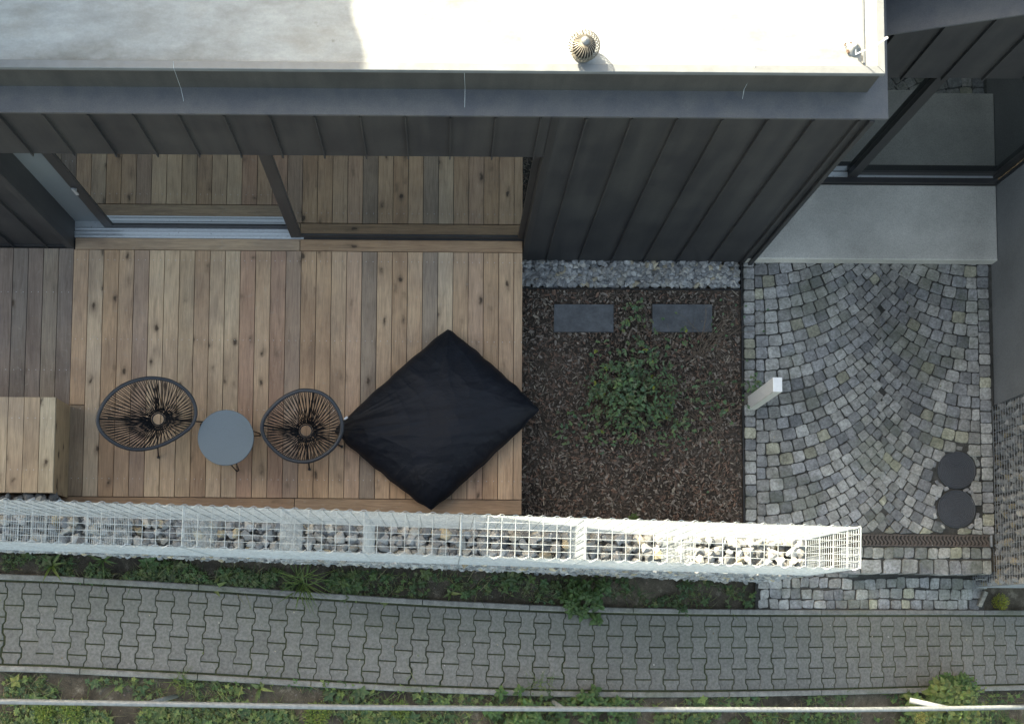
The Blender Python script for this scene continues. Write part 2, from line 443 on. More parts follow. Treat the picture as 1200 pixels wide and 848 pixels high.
while X < XR:
    o_, tx, ty, n = frame_at(X)
    ranges = [(0, .1, -.1), (.1, .3, .1), (.3, .5, .3), (.5, .7, .5)] if col % 2 == 0 else [(0, .2, 0), (.2, .4, .2), (.4, .6, .4), (.6, .7, .6)]
    M = Matrix((tx, ty, n)).transposed().to_4x4()
    vis = -3.95 < X < 6.45
    for (a, c, t0) in ranges:
        if not vis: continue
        me = paver_mesh(a, c, t0)
        o = bpy.data.objects.new('paver', me); o.matrix_world = Matrix.Translation(o_+n*random.uniform(-.0012, .0012)+tx*random.uniform(-.0008, .0008)) @ M @ Matrix.Rotation(random.gauss(0, .004), 4, 'Y') @ Matrix.Rotation(random.gauss(0, .004), 4, 'Z')
        g = random.uniform(.93, 1.07)*.158*(.94+.14*noise.noise(Vector((X*.8, a*3, 0)))); o.color = (g*1.02, g*1.01, g*.95, 1)
        COL.objects.link(o); o.parent = path
    if not vis:
        pass
    # advance horizontally so that the distance along the slope is one pitch
    X += PITCH*tx.x*.997; col += 1
def kerb(off, wd, label, mb_h, tint):
    k = thing('kerb', label, None, (0, 0, 0), kind='structure')
    X = XL
    while X < XR:
        L = random.uniform(.96, 1.0); o0, tx, ty, n = frame_at(X); X2 = X+L*tx.x
        o1 = frame_at(X2)[0]
        mb = MB(); ns = 4; vs = []; fs = []
        for i in range(ns+1):
            u = (.004 + (L-.008)*i/ns)/L; oo, a, c, d = frame_at(X+(X2-X)*u)
            for (t, h) in ((0, -.12), (0, mb_h-.008), (.008, mb_h), (wd-.008, mb_h), (wd, mb_h-.008), (wd, -.12)):
                vs.append(oo+c*(off-t)+d*(h+.002*noise.noise(oo*9)))
        for i in range(ns):
            for j in range(5): q = i*6+j; fs.append((q, q+6, q+7, q+1))
        fs.append((0, 1, 2, 3, 4, 5)); fs.append(tuple(reversed([ns*6+j for j in range(6)])))
        g = random.uniform(.85, 1.1)*tint
        mb.add(vs, fs, (g, g*1.0, g*.95)); mb.build('kerb_stone', KERB, k); X = X2
    return k
kerb(.062, .05, 'thin concrete edging strip between footpath and weeds under the wire wall', .012, .20)
kerb(-.712, .05, 'thin concrete edging strip between footpath and railing side of the slope', .012, .20)

# ------------------------------------------------------------------ cobbled forecourt: fan-laid granite setts
def cobcol(px=None):
    k = random.random(); v = random.uniform(.27, .50)
    if k < .06: c = (v*.86, v*.84, v*.66)
    elif k < .30: c = (v*.68, v*.69, v*.70)
    elif k < .45: c = (v*.85, v*.84, v*.79)
    elif k < .58: c = (v*.55, v*.57, v*.59)
    else: c = (v*.84, v*.84, v*.81)
    if px is not None:           # a worn darker trail of stained setts runs through the middle
        d = noise.noise(Vector((px[0]*.012, px[1]*.012, 3)))+.5
        band = math.exp(-((px[0]-(1040+(px[1]-330)*.12))/48)**2)*max(0, 1-(px[1]-300)/330)
        q = 1-.40*band-.2*max(0, d-.45)
        c = tuple(x*q for x in c)
    return c
forecourt = thing('cobbled_forecourt', 'small forecourt of grey granite setts laid in curved fans', None, (0, 0, 0), kind='structure')
fb = [P(870.5, 300, 0), P(1164, 300, 0), P(1166, 642, 0), P(870.5, 642, 0)]
b = MB(); b.add([v-Vector((0, 0, .014)) for v in (fb[3], fb[2], fb[1], fb[0])], [(0, 1, 2, 3)]); b.build('sand_bed', JOINT2, forecourt)
def quad_stone(corners, z, col, jit=.007, gap=.0048, h=.06, sub=1):
    """corners world xy ccw; returns an MB with a rounded sett"""
    cx = sum(c[0] for c in corners)/4; cy = sum(c[1] for c in corners)/4
    pts = []
    q = []
    for (x, y) in corners:
        d = Vector((x-cx, y-cy)); L = d.length
        if L < .01: return None
        d = d*(1-gap*1.4/L)
        q.append((cx+d.x+random.uniform(-jit, jit), cy+d.y+random.uniform(-jit, jit)))
    for i in range(4):          # chamfer the corners, bow the sides
        a = Vector(q[i-1]); p = Vector(q[i]); c = Vector(q[(i+1) % 4])
        k = random.uniform(.05, .15)
        pts.append(tuple(p+(a-p)*k)); pts.append(tuple(p+(c-p)*k))
        m = (p+c)/2; out = (m-Vector((cx, cy)))
        if out.length > 0: m = m+out.normalized()*random.uniform(-.003, .005)
        pts.append(tuple(m))
    mb = MB()
    mb.prism(pts, z-h, z+random.uniform(-.004, .005), .0055, col, tilt=(random.gauss(0, .03), random.gauss(0, .03)))
    return mb
STN = []          # (mb, size, px)
MAN = [P(1121, 550.5, 0), P(1121, 596, 0)]; MANR = 22.3*HC/F
def in_man(x, y, m=0): return any(math.hypot(x-c.x, y-c.y) < MANR+m for c in MAN)
ytop, ybot = P(1000, 304, 0).y, P(1000, 625, 0).y
xl, xr = P(872, 450, 0).x, P(1162, 450, 0).x
xc = P(1034, 450, 0).x
xbL, xbR = xl+.115, xr-.115                                # straight border rows against both edges
def border(x0, x1, ph):
    y = ytop+.03+ph
    while y > ybot+.01:
        hgt = random.uniform(.100, .128)
        y2 = max(y-hgt, ybot)
        if y-y2 > .05:
            cs = [(x0, y2), (x1, y2), (x1, min(y, ytop+.03)), (x0, min(y, ytop+.03))]
            if not in_man((x0+x1)/2, (y+y2)/2, .03):
                mb = quad_stone(cs, 0, cobcol(), .004)
                if mb: STN.append((mb, abs(x1-x0)*(y-y2)))
        y = y2
border(xl, xbL, 0); border(xbR, xr, .05)
def fan(xa, xb, sgn):
    """arcs horizontal at xa (the edge), rising towards the crest at xb"""
    half = abs(xb-xa); PH = R(50); RR = half/math.sin(PH)
    dy = .119
    j = -4
    while True:
        y0 = ytop+.9-j*dy            # lowest point of this arc's upper line, at the edge
        if y0 - 0 < ybot-1.6: break
        ph = random.uniform(0, .5)*.0
        s = 0.0; phi = 0.0; first = random.uniform(.6, 1.0)
        while phi < PH-.01:
            perp = dy*math.cos(phi)
            step = (perp*random.uniform(.92, 1.12)+.004)*first/RR; first = 1
            p2 = phi+step
            if PH-p2 < .35*step: p2 = PH
            def pt(ph_, up):
                return (xa+sgn*RR*math.sin(ph_), y0+RR*(1-math.cos(ph_))*1.0-(0 if up else dy))
            # cut sides roughly perpendicular to the arc
            def corner(ph_, up):
                x, y = pt(ph_, up)
                if not up:
                    sh = dy*math.sin(ph_)*math.cos(ph_)
                    x += sgn*sh; y += sh*math.tan(ph_)*.9
                return (x, y)
            A, B_, C_, D = corner(phi, False), corner(p2, False), corner(p2, True), corner(phi, True)
            lim = xb+sgn*.03
            cs = [A, B_, C_, D]
            cs = [(max(min(x, max(xa, lim)), min(xa, lim)), min(max(y, ybot), ytop+.03)) for x, y in cs]
            if sgn < 0: cs = cs[::-1]
            ar = 0
            for i in range(4):
                x1, y1 = cs[i-1]; x2, y2 = cs[i]; ar += x1*y2-x2*y1
            ar = abs(ar)/2
            cx = sum(c[0] for c in cs)/4; cy = sum(c[1] for c in cs)/4
            if ar > .0045 and not in_man(cx, cy, .035):
                pv = proj((cx, cy, 0))
                mb = quad_stone(cs, 0, cobcol(pv), .005)
                if mb: STN.append((mb, ar))
            phi = p2
        j += 1
fan(xbL, xc, 1); fan(xbR, xc, -1)
# small filler setts round the covers
for c in MAN:
    for k in range(22):
        a = 2*math.pi*k/22+random.uniform(-.05, .05); r = MANR+.035
        x, y = c.x+math.cos(a)*r, c.y+math.sin(a)*r
        if in_man(x, y, .015): continue
        if random.random() < .35: continue
        s_ = random.uniform(.018, .028); ca, sa = math.cos(a), math.sin(a)
        cs = [(x+ca*u*s_*.8-sa*v*s_*1.3, y+sa*u*s_*.8+ca*v*s_*1.3) for u, v in ((-1, -1), (1, -1), (1, 1), (-1, 1))]
        mb = quad_stone(cs, -.004, cobcol(), .003, .001)
        if mb: STN.append((mb, .001))
STN.sort(key=lambda t: -t[1])
for mb, ar in STN[:300]: mb.build('sett', COBBLE, forecourt)
rest = MB()
for mb, ar in STN[300:]:
    for f, c in zip(mb.f, mb.c): pass
    rest.add(mb.v, mb.f, mb.c[0])
if rest.v: tag(rest.build('small_setts', COBBLE, forecourt), kind='stuff')
print('setts', len(STN))
# strip of large setts between the drain and the step, with its lip
lip = thing('sett_step', 'low step edge of larger granite setts in front of the drain grate', 'step', (P(1085, 660, 0).x, P(1085, 660, 0).y, -.3))
y1, y2, y3 = P(1100, 640.5, 0).y, P(1100, 654.5, 0).y, STEPY
x0 = P(985, 655, 0).x; x1 = P(1163, 655, 0).x
b = MB(); b.box((x0+.35, y3+.012, -.75), (x1, y1, -.02)); b.build('sand_bed', JOINT2, lip)
for (ya, yb_, lo, hi) in ((y1, y2, .085, .125), (y2, y3, .10, .22)):
    x = x0
    while x < x1-.02:
        L = random.uniform(lo, hi); xe = min(x+L, x1)
        if x1-xe < .05: xe = x1
        if hi > .2 and L < .13 and random.random() < .0:
            pass
        mb = quad_stone([(x, yb_+random.uniform(-.006, .006)), (xe, yb_+random.uniform(-.006, .006)), (xe, ya), (x, ya)], -.003, cobcol(), .008, .006, .14)
        if mb: mb.build('sett', COBBLE, lip)
        x = xe
# lower cobbled strip beside the path, sloping with it
low = thing('lower_cobbled_strip', 'sloping strip of granite setts between wire wall, step and footpath', None, (0, 0, 0), kind='structure')
rows_py = [651, 664, 676.5, 689.5, 702, 714.5]
def lowz(X): return min(zpath(X), .25)-.012
vs = []; fs = []
for i in range(19):
    px_ = 886+i*14.9
    for py_ in (640, 715.5):
        v = PP(px_, py_); vs.append((v.x, min(v.y, gab_y(v.x)+.25) if v.x < GE.x else min(v.y, STEPY+.01), lowz(v.x)-.012))
for i in range(18): fs.append((2*i, 2*i+1, 2*i+3, 2*i+2))
b = MB(); b.add(vs, fs); b.build('sand_bed', JOINT2, low)
for j in range(len(rows_py)-1):
    px_ = 888+random.uniform(-6, 4)
    while px_ < 1142-(j-3)*2:
        wd = random.uniform(10.5, 15.5); pe = px_+wd
        w1 = 2.0*math.sin(px_*.05+j)
        cs = [PP(px_, rows_py[j+1]+w1*.5), PP(pe, rows_py[j+1]+w1*.5), PP(pe, rows_py[j]+w1*.5), PP(px_, rows_py[j]+w1*.5)]
        if j == 4: cs[0].y = cs[1].y = curve_pt(cs[0].x)+.066
        c2 = [(c.x, c.y) for c in cs]
        ok = not (cs[0].x > P(1010, 670, 0).x and max(c.y for c in cs) > STEPY-.0)
        if ok:
            zc = lowz(sum(c.x for c in cs)/4)
            mb = quad_stone(c2, zc, cobcol(), .010)
            sl_ = (lowz(cs[1].x)-lowz(cs[0].x))/(cs[1].x-cs[0].x)
            if mb:
                cx = sum(c.x for c in cs)/4
                mb.v = [(x, y, z+sl_*(x-cx)) for x, y, z in mb.v]
                mb.build('sett', COBBLE, low)
        px_ = pe
# thin edging stone at the end of the strip
mb = MB(); a = PP(1147, 710); c = PP(1153.5, 693)
d = (c-a); n2 = Vector((-d.y, d.x, 0)).normalized()*.02
mb.prism([(a.x+n2.x, a.y+n2.y), (a.x-n2.x, a.y-n2.y), (c.x-n2.x, c.y-n2.y), (c.x+n2.x, c.y+n2.y)], a.z-.1, a.z+.03, .004, (.3, .29, .25))
tag(mb.build('edging_stone', COBBLE), 'narrow pale stone set on edge at the end of the lower setts', 'edging stone')

# ------------------------------------------------------------------ drain channel
dr = thing('drain_channel', 'rusty slotted drain grate crossing the setts behind the step', 'drain', (P(1085, 633, 0).x, P(1085, 633, 0).y, -.08))
dy0, dy1 = P(1090, 639.8, 0).y, P(1090, 626.2, 0).y; dx0, dx1 = P(968, 633, 0).x, P(1161, 633, 0).x
mb = MB(); mb.box((dx0, dy0, -.10), (dx1, dy1, -.045), (.2, .2, .2)); mb.build('channel', BLACKM, dr)
mb = MB(); mb.box((dx0, dy0, -.05), (dx1, dy0+.012, .002)); mb.box((dx0, dy1-.012, -.05), (dx1, dy1, .002))
mb.build('frame', RUSTG, dr)
x = dx0+.015; bar = None
while x < dx1-.02:
    if bar is None:
        mb = MB(); L = dy1-dy0-.022; vs = []; fs = []
        for i in range(9):
            u = i/8; yy = -L/2+L*u; xx = .014*math.sin(u*2*math.pi)
            vs += [(xx-.0095, yy, -.03), (xx-.0095, yy, 0), (xx+.0095, yy, 0), (xx+.0095, yy, -.03)]
        for i in range(8):
            for k in range(3): q = i*4+k; fs.append((q, q+1, q+5, q+4))
        mb.add(vs, fs); bar = mb.mesh('grate_bar', RUSTG)
    o = bpy.data.objects.new('grate_bar', bar); o.location = (x, (dy0+dy1)/2, .001); link(o, dr); x += .0370
mb = MB(); mb.box((dx1-.004, dy0, -.05), (dx1+.014, dy1, .006)); mb.build('end_plate', ALU, dr)
# ------------------------------------------------------------------ round covers
for i, c in enumerate(MAN):
    t = thing('inspection_cover', ['round black ribbed cover in the setts, nearer the house', 'round black ribbed cover in the setts, nearer the drain grate'][i], 'manhole cover', (c.x, c.y, 0), 'round inspection covers in the forecourt')
    mb = MB(); mb.lathe([(MANR-.012, .004), (MANR-.006, .008), (MANR, .006), (MANR, -.05)], (c.x, c.y, 0), 40); mb.build('rim', COVER, t)
    mb = MB(); pr = []
    r = 0.0005
    pr.append((r, .004))
    k = 0
    while r < MANR-.016:
        pr += [(r+.004, .004), (r+.006, .0065), (r+.012, .0065), (r+.014, .004)]; r += .017
    pr.append((MANR-.0135, .004)); pr.append((MANR-.013, -.02))
    mb.lathe(pr, (c.x, c.y, 0), 40)
    for k in range(12):
        a = k*math.pi/6+.2; ca, sa = math.cos(a), math.sin(a); r0, r1 = .02, MANR-.02
        mb.prism([(c.x+ca*r0+sa*.002, c.y+sa*r0-ca*.002), (c.x+ca*r1+sa*.002, c.y+sa*r1-ca*.002), (c.x+ca*r1-sa*.002, c.y+sa*r1+ca*.002), (c.x+ca*r0-sa*.002, c.y+sa*r0+ca*.002)], 0, .0078)
    mb.build('lid', COVER, t)

# ------------------------------------------------------------------ mulch bed, gravel strip
mx0, mx1 = P(612.5, 450, 0).x-.25, P(869.5, 450, 0).x
my1 = P(740, 339, 0).y; my0 = gab_y(2)+.1
mb = MB(); mb.prism([(mx0, my0-.1), (mx1, my0-.1), (mx1, my1), (mx0, my1)], -.06, -.012); structure(mb.build('mulch_bed', MULCHB))
mb = MB()
def rotq(cx, cy, cz, L, W, H, yaw, pitch, roll, col, mb):
    Mx = Matrix.Rotation(yaw, 3, 'Z') @ Matrix.Rotation(pitch, 3, 'Y') @ Matrix.Rotation(roll, 3, 'X')
    k = random.uniform(.3, .8)
    pts = [(-L, -W*k, 0), (0, -W, 0), (L, -W*.5, 0), (L*.9, W*.6, 0), (-.1*L, W, 0), (-L*.9, W*.7, 0)]
    top = [Mx @ Vector((x, y, H)) for x, y, z in pts]; bot = [Mx @ Vector((x, y, -H)) for x, y, z in pts]
    vs = [(v.x+cx, v.y+cy, v.z+cz) for v in top+bot]
    n = 6
    mb.add(vs, [(0, 1, 2, 3, 4, 5)]+[(n+i, n+(i+1) % n, (i+1) % n, i) for i in range(n)], col)
for i in range(20000):
    x = random.uniform(mx0+.01, mx1-.015); y = random.uniform(my0, my1-.012)
    L = random.uniform(.004, .012)*random.choice((1, 1.3, 1.6, 2.0, 2.6)); Wd = L*random.uniform(.2, .55)
    k = random.random()
    if k < .07: c = (.27, .235, .19)
    elif k < .27: c = (.21, .18, .155)
    elif k < .45: c = (.17, .105, .078)
    elif k < .75: c = (.115, .088, .072)
    else: c = (.062, .050, .042)
    v = random.uniform(.7, 1.35); c = tuple(q*v for q in c)
    if k < .035: L *= 1.9; Wd *= .4
    if random.random() < .035: L = random.uniform(.016, .034); Wd = L*random.uniform(.2, .4); c = random.choice(((.16, .10, .075), (.20, .16, .13), (.13, .09, .07)))
    if x > mx1-.03 or y > my1-.03: L = min(L, .012)
    rotq(x, y, random.uniform(-.006, .012), L, Wd, .0018, random.uniform(0, 6.28), random.gauss(0, .25), random.gauss(0, .35), c, mb)
tag(mb.build('bark_mulch', CHIP), 'brown bark chips covering the planting bed beside the wooden deck', 'bark mulch', kind='stuff')
# rocks: a dozen hull shapes shared by every stone
def rock_verts(seed, flat=.75):
    rnd = random.Random(seed); bm = bmesh.new()
    for i in range(15):
        v = Vector((rnd.gauss(0, 1), rnd.gauss(0, 1), rnd.gauss(0, 1))).normalized()
        bm.verts.new((v.x*rnd.uniform(.8, 1.12), v.y*rnd.uniform(.65, .95), v.z*flat*rnd.uniform(.8, 1)))
    r = bmesh.ops.convex_hull(bm, input=bm.verts)
    bmesh.ops.delete(bm, geom=[g for g in r['geom_interior'] if isinstance(g, bmesh.types.BMVert)], context='VERTS')
    bm.verts.index_update(); vs = [v.co.copy() for v in bm.verts]; fs = [tuple(v.index for v in f.verts) for f in bm.faces]
    bm.free(); return vs, fs
RK = [rock_verts(i) for i in range(14)]
RKM = []
for vs, fs in RK:
    mb = MB(); mb.add(vs, fs); RKM.append(mb.mesh('stone', ROCK))
def rockcol(warm=.16):
    k = random.random(); v = random.uniform(.27, .56)
    if k < warm*.6: return (v*.95, v*.83, v*.60)
    if k < .4: return (v*.66, v*.69, v*.71)
    if k < .55: return (v*.85, v*.84, v*.78)
    if k < .72: return (v*.40, v*.43, v*.46)
    return (v*.82, v*.84, v*.84)
def add_rock(mb, c, s, col):
    vs, fs = random.choice(RK)
    M = Matrix.Rotation(random.uniform(0, 6.3), 3, 'Z') @ Matrix.Rotation(random.uniform(-.5, .5), 3, 'X')
    mb.add([M @ v*s+Vector(c) for v in vs], fs, col)
def rock_obj(c, s, parent, col):
    o = bpy.data.objects.new('stone', random.choice(RKM)); o.location = c; o.scale = (s, s, s)
    o.rotation_euler = (random.uniform(-.5, .5), random.uniform(-.3, .3), random.uniform(0, 6.3)); o.color = (*col, 1)
    return link(o, parent)
mb = MB(); gy0, gy1 = my1+.012, P(740, 308, 0).y+.04
for i in range(900):
    x = random.uniform(mx0+.2, mx1-.02); y = random.uniform(gy0+.02, gy1-.02); s = random.choice((.03, .038, .046, .054))
    c = rockcol(.10); c = tuple(min(.46, q*.85+.04) for q in c)
    if y-gy0 < s*.8: y = gy0+s*.8
    if x > mx1-.05: x = mx1-.05
    add_rock(mb, (x, y, random.uniform(-.02, .012)), s, c)
tag(mb.build('gravel', ROCK), 'strip of pale grey gravel along the foot of the dark metal facade', 'gravel', kind='stuff')
ed = thing('bed_edging', 'thin dark steel edging round the bark bed and gravel strip', 'edging', (mx1, my1, 0))
mb = MB(); mb.box((mx1, my0-.1, -.08), (mx1+.006, gy1, .018)); mb.build('edging_strip', ZINC, ed)
mb = MB(); mb.box((mx0, my1, -.08), (mx1-.001, my1+.006, .016)); mb.build('edging_strip', ZINC, ed)
for i, (px0, px1) in enumerate(((649, 719), (764.5, 834.5))):
    a = P(px0, 388.5, .03); c = P(px1, 356.5, .03)
    mb = MB(); mb.prism([(a.x, a.y), (c.x, a.y+.003), (c.x+.001, c.y), (a.x+.002, c.y-.002)], -.02, .03, .002, (.090, .100, .112))
    tag(mb.build('slate_slab', SLATE), ['dark slate stepping slab in the bark beside the deck corner', 'dark slate stepping slab in the bark beside the cobbled forecourt'][i], 'stepping slab', 'slate slabs lying in the bark bed')

# ------------------------------------------------------------------ wooden deck
deck = thing('wooden_deck', 'weathered wooden deck of long narrow boards in front of the sliding doors', 'deck', (P(350, 440, ZD).x, P(350, 440, ZD).y, 0))
TANS0 = {'t': (.375, .27, .185), 'l': (.43, .345, .25), 'g': (.40, .34, .26), 'b': (.30, .20, .125), 'r': (.27, .165, .12), 'd': (.20, .175, .15), 'p': (.34, .235, .17), 'k': (.34, .27, .19), 'm': (.235, .175, .14)}
MEAN = (.38, .285, .21)
TANS = {k: tuple((.68*q+.32*w_)*1.26*t_ for q, w_, t_ in zip(v, MEAN, (1.07, 1.0, .97))) for k, v in TANS0.items()}
seq = 'tgbtmllktllrtrmbbtpdtbtdgtpbtt'
def board(x0, x1, y0, y1, z, col, mat, parent, name='board', h=.026, v=.09):
    k = random.uniform(1-v, 1+v); mb = MB()
    mb.prism([(x0, y0), (x1, y0), (x1, y1), (x0, y1)], z-h, z+random.uniform(-.0015, .001), .0025, tuple(q*k for q in col))
    return mb.build(name, mat, parent)
dyt = P(350, 294, ZD).y; dyb = P(350, 583.5, ZD).y; dxl = P(86.8, 294, ZD).x; dxr = P(612.8, 294, ZD).x
bp = 17.76*(HC-ZD)/F*1.0
bp = (P(602.6, 294, ZD).x-dxl)/29
screws = MB()
def screw_rows(xc_, ys, z=ZD):
    for y in ys:
        for s_ in (-.033, .033):
            screws.prism([(xc_+s_+.0035*math.cos(a), y+.0035*math.sin(a)) for a in (0, 1.57, 3.14, 4.71)], z-.001, z+.0022)
for i in range(30):
    x0 = dxl+i*bp; x1 = min(x0+bp, dxr); x1 -= .005
    if i == 0:
        ym = P(90, 474, ZD).y
        board(x0, x1, ym+.003, dyt-.003, ZD, TANS['t'], W_DECK, deck); board(x0, x1, dyb+.003, ym-.003, ZD, (.29, .215, .155), W_DECK, deck)
    else: board(x0, x1, dyb+.003, dyt-.003, ZD, TANS[seq[i]], W_DECK, deck)
    screw_rows((x0+x1)/2, [P(350, q, ZD).y for q in (306, 399, 480.5, 562)])
hx = P(351.5, 287, ZD).x; hy1 = P(350, 280.5, ZD).y
board(dxl+.01, hx-.003, dyt+.003, hy1, ZD, (.40, .285, .20), W_DECKX, deck, v=0); board(hx+.003, dxr-.005, dyt+.003, hy1, ZD, (.36, .23, .145), W_DECKX, deck, v=0)
fx = P(345, 590, ZD).x; fy = P(600, 602.5, ZD).y
board(P(60, 590, ZD).x, fx-.003, fy, dyb-.003, ZD, (.34, .22, .14), W_DECKX, deck, v=0); board(fx+.003, dxr-.005, fy, dyb-.003, ZD, (.35, .235, .155), W_DECKX, deck, v=0)
# darker boards on the left
gp = 18.05*(HC-ZD)/F
for i in range(8):
    x1 = dxl-.004-i*gp; x0 = x1-gp+.005
    board(x0, x1, P(40, 600, ZD).y, P(40, 293, ZD).y+.02, ZD-.002, random.choice([(.22, .175, .15), (.26, .21, .17), (.205, .17, .15), (.235, .185, .16)]), W_DECK, deck)
    screw_rows((x0+x1)/2, [P(40, q, ZD).y for q in (342, 433)], ZD-.002)
tag(screws.build('screws', ALU, deck), kind='stuff')
mb = MB(); mb.box((dxl-1.2, fy+.03, -.05), (dxr-.03, hy1-.02, ZD-.028)); mb.build('substructure', FRAME, deck)
mb = MB(); mb.box((dxr-.0295, fy+.004, -.02), (dxr-.008, hy1-.03, ZD-.002-.028), (.3, .2, .13)); mb.build('side_board', W_DECK, deck)
# ------------------------------------------------------------------ raised wooden platform, left edge
BZ = ZD+.42
bx1 = P(65.3, 465, BZ).x; byt = P(30, 465, BZ).y; byb = P(30, 577, BZ).y
bench = thing('wooden_platform', 'raised wooden platform of pale planks standing on the deck at the left edge', 'platform', (bx1-.4, (byt+byb)/2, ZD))
x1 = bx1
for k, wd in enumerate((18.4, 18.9, 18.9, 18.9, 18.9, 18.9)):
    W_ = wd*(HC-BZ)/F; board(x1-W_+.004, x1, byb, byt, BZ, [(.52, .44, .33), (.46, .355, .255), (.42, .32, .235), (.49, .39, .29), (.45, .35, .25), (.45, .35, .25)][k], W_DECK, bench, 'plank', v=.03)
    for q in (490, 550):
        pass
    x1 -= W_
sc_ = MB(); screws = sc_; x1 = bx1
for k in range(3):
    screw_rows(x1-.07-k*.145, [P(30, q, BZ).y for q in (489.5, 550)], BZ)
tag(sc_.build('screws', ALU, bench), kind='stuff')
mb = MB(); mb.box((bx1-.022, byb+.002, ZD+.003), (bx1-.002, byt-.002, BZ-.0275), (.50, .375, .25)); mb.build('side_plank', W_DECK, bench)
mb = MB(); mb.box((bx1-1.1, byb+.025, ZD+.003), (bx1-.024, byt-.004, BZ-.028), (.28, .2, .14)); mb.build('carcass', W_DECKX, bench)
# stones packed between platform and wire wall
mb = MB()
for i in range(260):
    X_ = random.uniform(P(-30, 580, .6).x, P(68, 580, .6).x); add_rock(mb, (X_, random.uniform(byb-.30, byb-.02), random.uniform(.58, .72)), random.choice((.03, .045, .06)), tuple(q*.9 for q in rockcol(.1)))
tag(mb.build('gravel', ROCK), 'grey gravel packed between the raised wooden platform and the wire wall', 'gravel', kind='stuff')

# ------------------------------------------------------------------ the house
FY = P(740, 306.5, 0).y                                   # main facade plane
ZL = z_at((P(1000, 306, 0).x, FY), 139.0)                 # underside of ledge
ZH = z_at((0, FY), 183.5)                                 # door head
print('FY', FY, 'ledge z', ZL, 'head z', ZH)
house = thing('house', 'house clad in dark standing-seam metal with sliding doors onto the deck', 'house', (0, FY+3, 0))
seam_top = [3.5, 56.6, 109.5, 162.7, 214.5, 268, 320, 372, 424.8, 477, 530.5, 581.4, 633, 685.8, 737.8, 790, 843, 895.5, 946.8, 999.8]
SXs = [P(x, 143, z_at((0, FY), 143)).x for x in seam_top]
sp = (SXs[-1]-SXs[0])/(len(SXs)-1); SXs = [SXs[0]+sp*i for i in range(len(SXs))]
cornerX = P(880, 306.5, 0).x+.0
doorL = P(87, 291, ZD).x; doorR = P(613.5, 291, ZD).x
def facade_panel(x0, x1, z0, z1, y, parent, seam=True, mat=ZINC, zt1=None):
    """one sheet with a raised seam on its left edge"""
    mb = MB(); zt1 = z1 if zt1 is None else zt1
    bow = .004
    vs = [(x0+.002, y, z0), (x1-.002, y, z0), (x1-.002, y, zt1), (x0+.002, y, z1), (x0+.002, y+.03, z0), (x1-.002, y+.03, z0), (x1-.002, y+.03, zt1), (x0+.002, y+.03, z1)]
    mb.add(vs, [(0, 1, 2, 3), (5, 4, 7, 6), (4, 5, 1, 0), (3, 2, 6, 7), (1, 5, 6, 2), (4, 0, 3, 7)])
    if seam: mb.add([(x0-.005, y-.026, z0+.002), (x0+.005, y-.026, z0+.002), (x0+.005, y+.0, z0+.002), (x0-.005, y, z0+.002), (x0-.005, y-.026, z1), (x0+.005, y-.026, z1), (x0+.005, y, z1), (x0-.005, y, z1)],
           [(0, 1, 5, 4), (1, 2, 6, 5), (3, 0, 4, 7), (3, 2, 1, 0)])
    return mb.build('facade_panel', mat, parent)
xs = [SXs[0]-sp*k for k in range(14, 0, -1)]+SXs+[cornerX]
def segs(z0, z1, xa, xb):
    e = [xa]+[x for x in xs if xa+.02 < x < xb-.02]+[xb]
    for i in range(len(e)-1): facade_panel(e[i], e[i+1], z0, z1, FY, house, i > 0)
segs(ZH, ZL-.002, doorL, doorR)                           # lintel
# left of the door: own seam spacing; the cladding runs up in one piece
segs(ZD-.05, ZL-.002, doorL-4.0, doorL-.06)
segs(-.02, ZL-.002, doorR+.05, cornerX)
mb = MB(); mb.box((doorR, FY-.004, ZD-.3), (doorR+.052, FY+.03, ZL-.003)); mb.build('corner_trim', FRAME, house)
mb = MB(); mb.box((doorL-.062, FY-.028, ZD+.001), (doorL, FY+.03, ZL-.003)); mb.build('corner_trim', ZINC, house)
mb = MB(); mb.box((cornerX-.004, FY+.0305, -.02), (cornerX-.03, FY+2.3, ZL-.003)); mb.build('end_wall', ZINC, house)
mb = MB(); mb.box((cornerX-.03, FY-.03, -.02), (cornerX+.004, FY-.001, ZL-.003)); mb.build('corner_trim', ZINC, house)
mb = MB(); mb.box((doorL-4, FY-.012, ZD-.02), (doorL-.064, FY-.0015, ZD+.03)); mb.build('base_flashing', ZINC, house)
# ledge (gutter sheet) round the roof, dark fascia above it, roof sheet and its edge cap
ly0 = P(600, 137.5, ZL).y; ly1 = P(600, 105, ZL+.03).y; lx1 = P(1040.5, 120, ZL+.02).x
fx1 = P(1015.5, 105, ZL+.03).x
mb = MB()
mb.add([(-8, ly0, ZL), (lx1, ly0, ZL), (lx1, ly0, ZL+.022), (-8, ly0, ZL+.022), (-8, ly1, ZL+.035), (fx1+.006, ly1, ZL+.035), (lx1, 12, ZL+.022), (fx1+.006, 12, ZL+.035), (lx1, 12, ZL), (-8, FY+.05, ZL), (cornerX-.002, FY+.05, ZL), (cornerX-.002, 12, ZL)],
       [(0, 1, 2, 3), (3, 2, 5, 4), (2, 6, 7, 5), (1, 8, 6, 2), (0, 9, 10, 1), (1, 10, 11, 8)])
mb.build('roof_ledge', LEDGE, house)
ZF = z_at((0, ly1), 80.2); print('roof z', ZF)
ry = ly1-.004
mb = MB(); mb.box((-8, ry, ZL+.02), (fx1, ry+.02, ZF-.03)); mb.build('fascia', ZINC_D, house)
mb = MB(); mb.box((fx1-.02, ry+.0205, ZL+.02), (fx1, 12, ZF-.03)); mb.build('fascia', ZINC_D, house)
capd = .055
mb = MB(); mb.prism([(-8, ry-.014), (fx1+.014, ry-.014), (fx1+.014-capd, ry-.014+capd), (-8, ry-.014+capd)], ZF-.029, ZF+.006, .003)
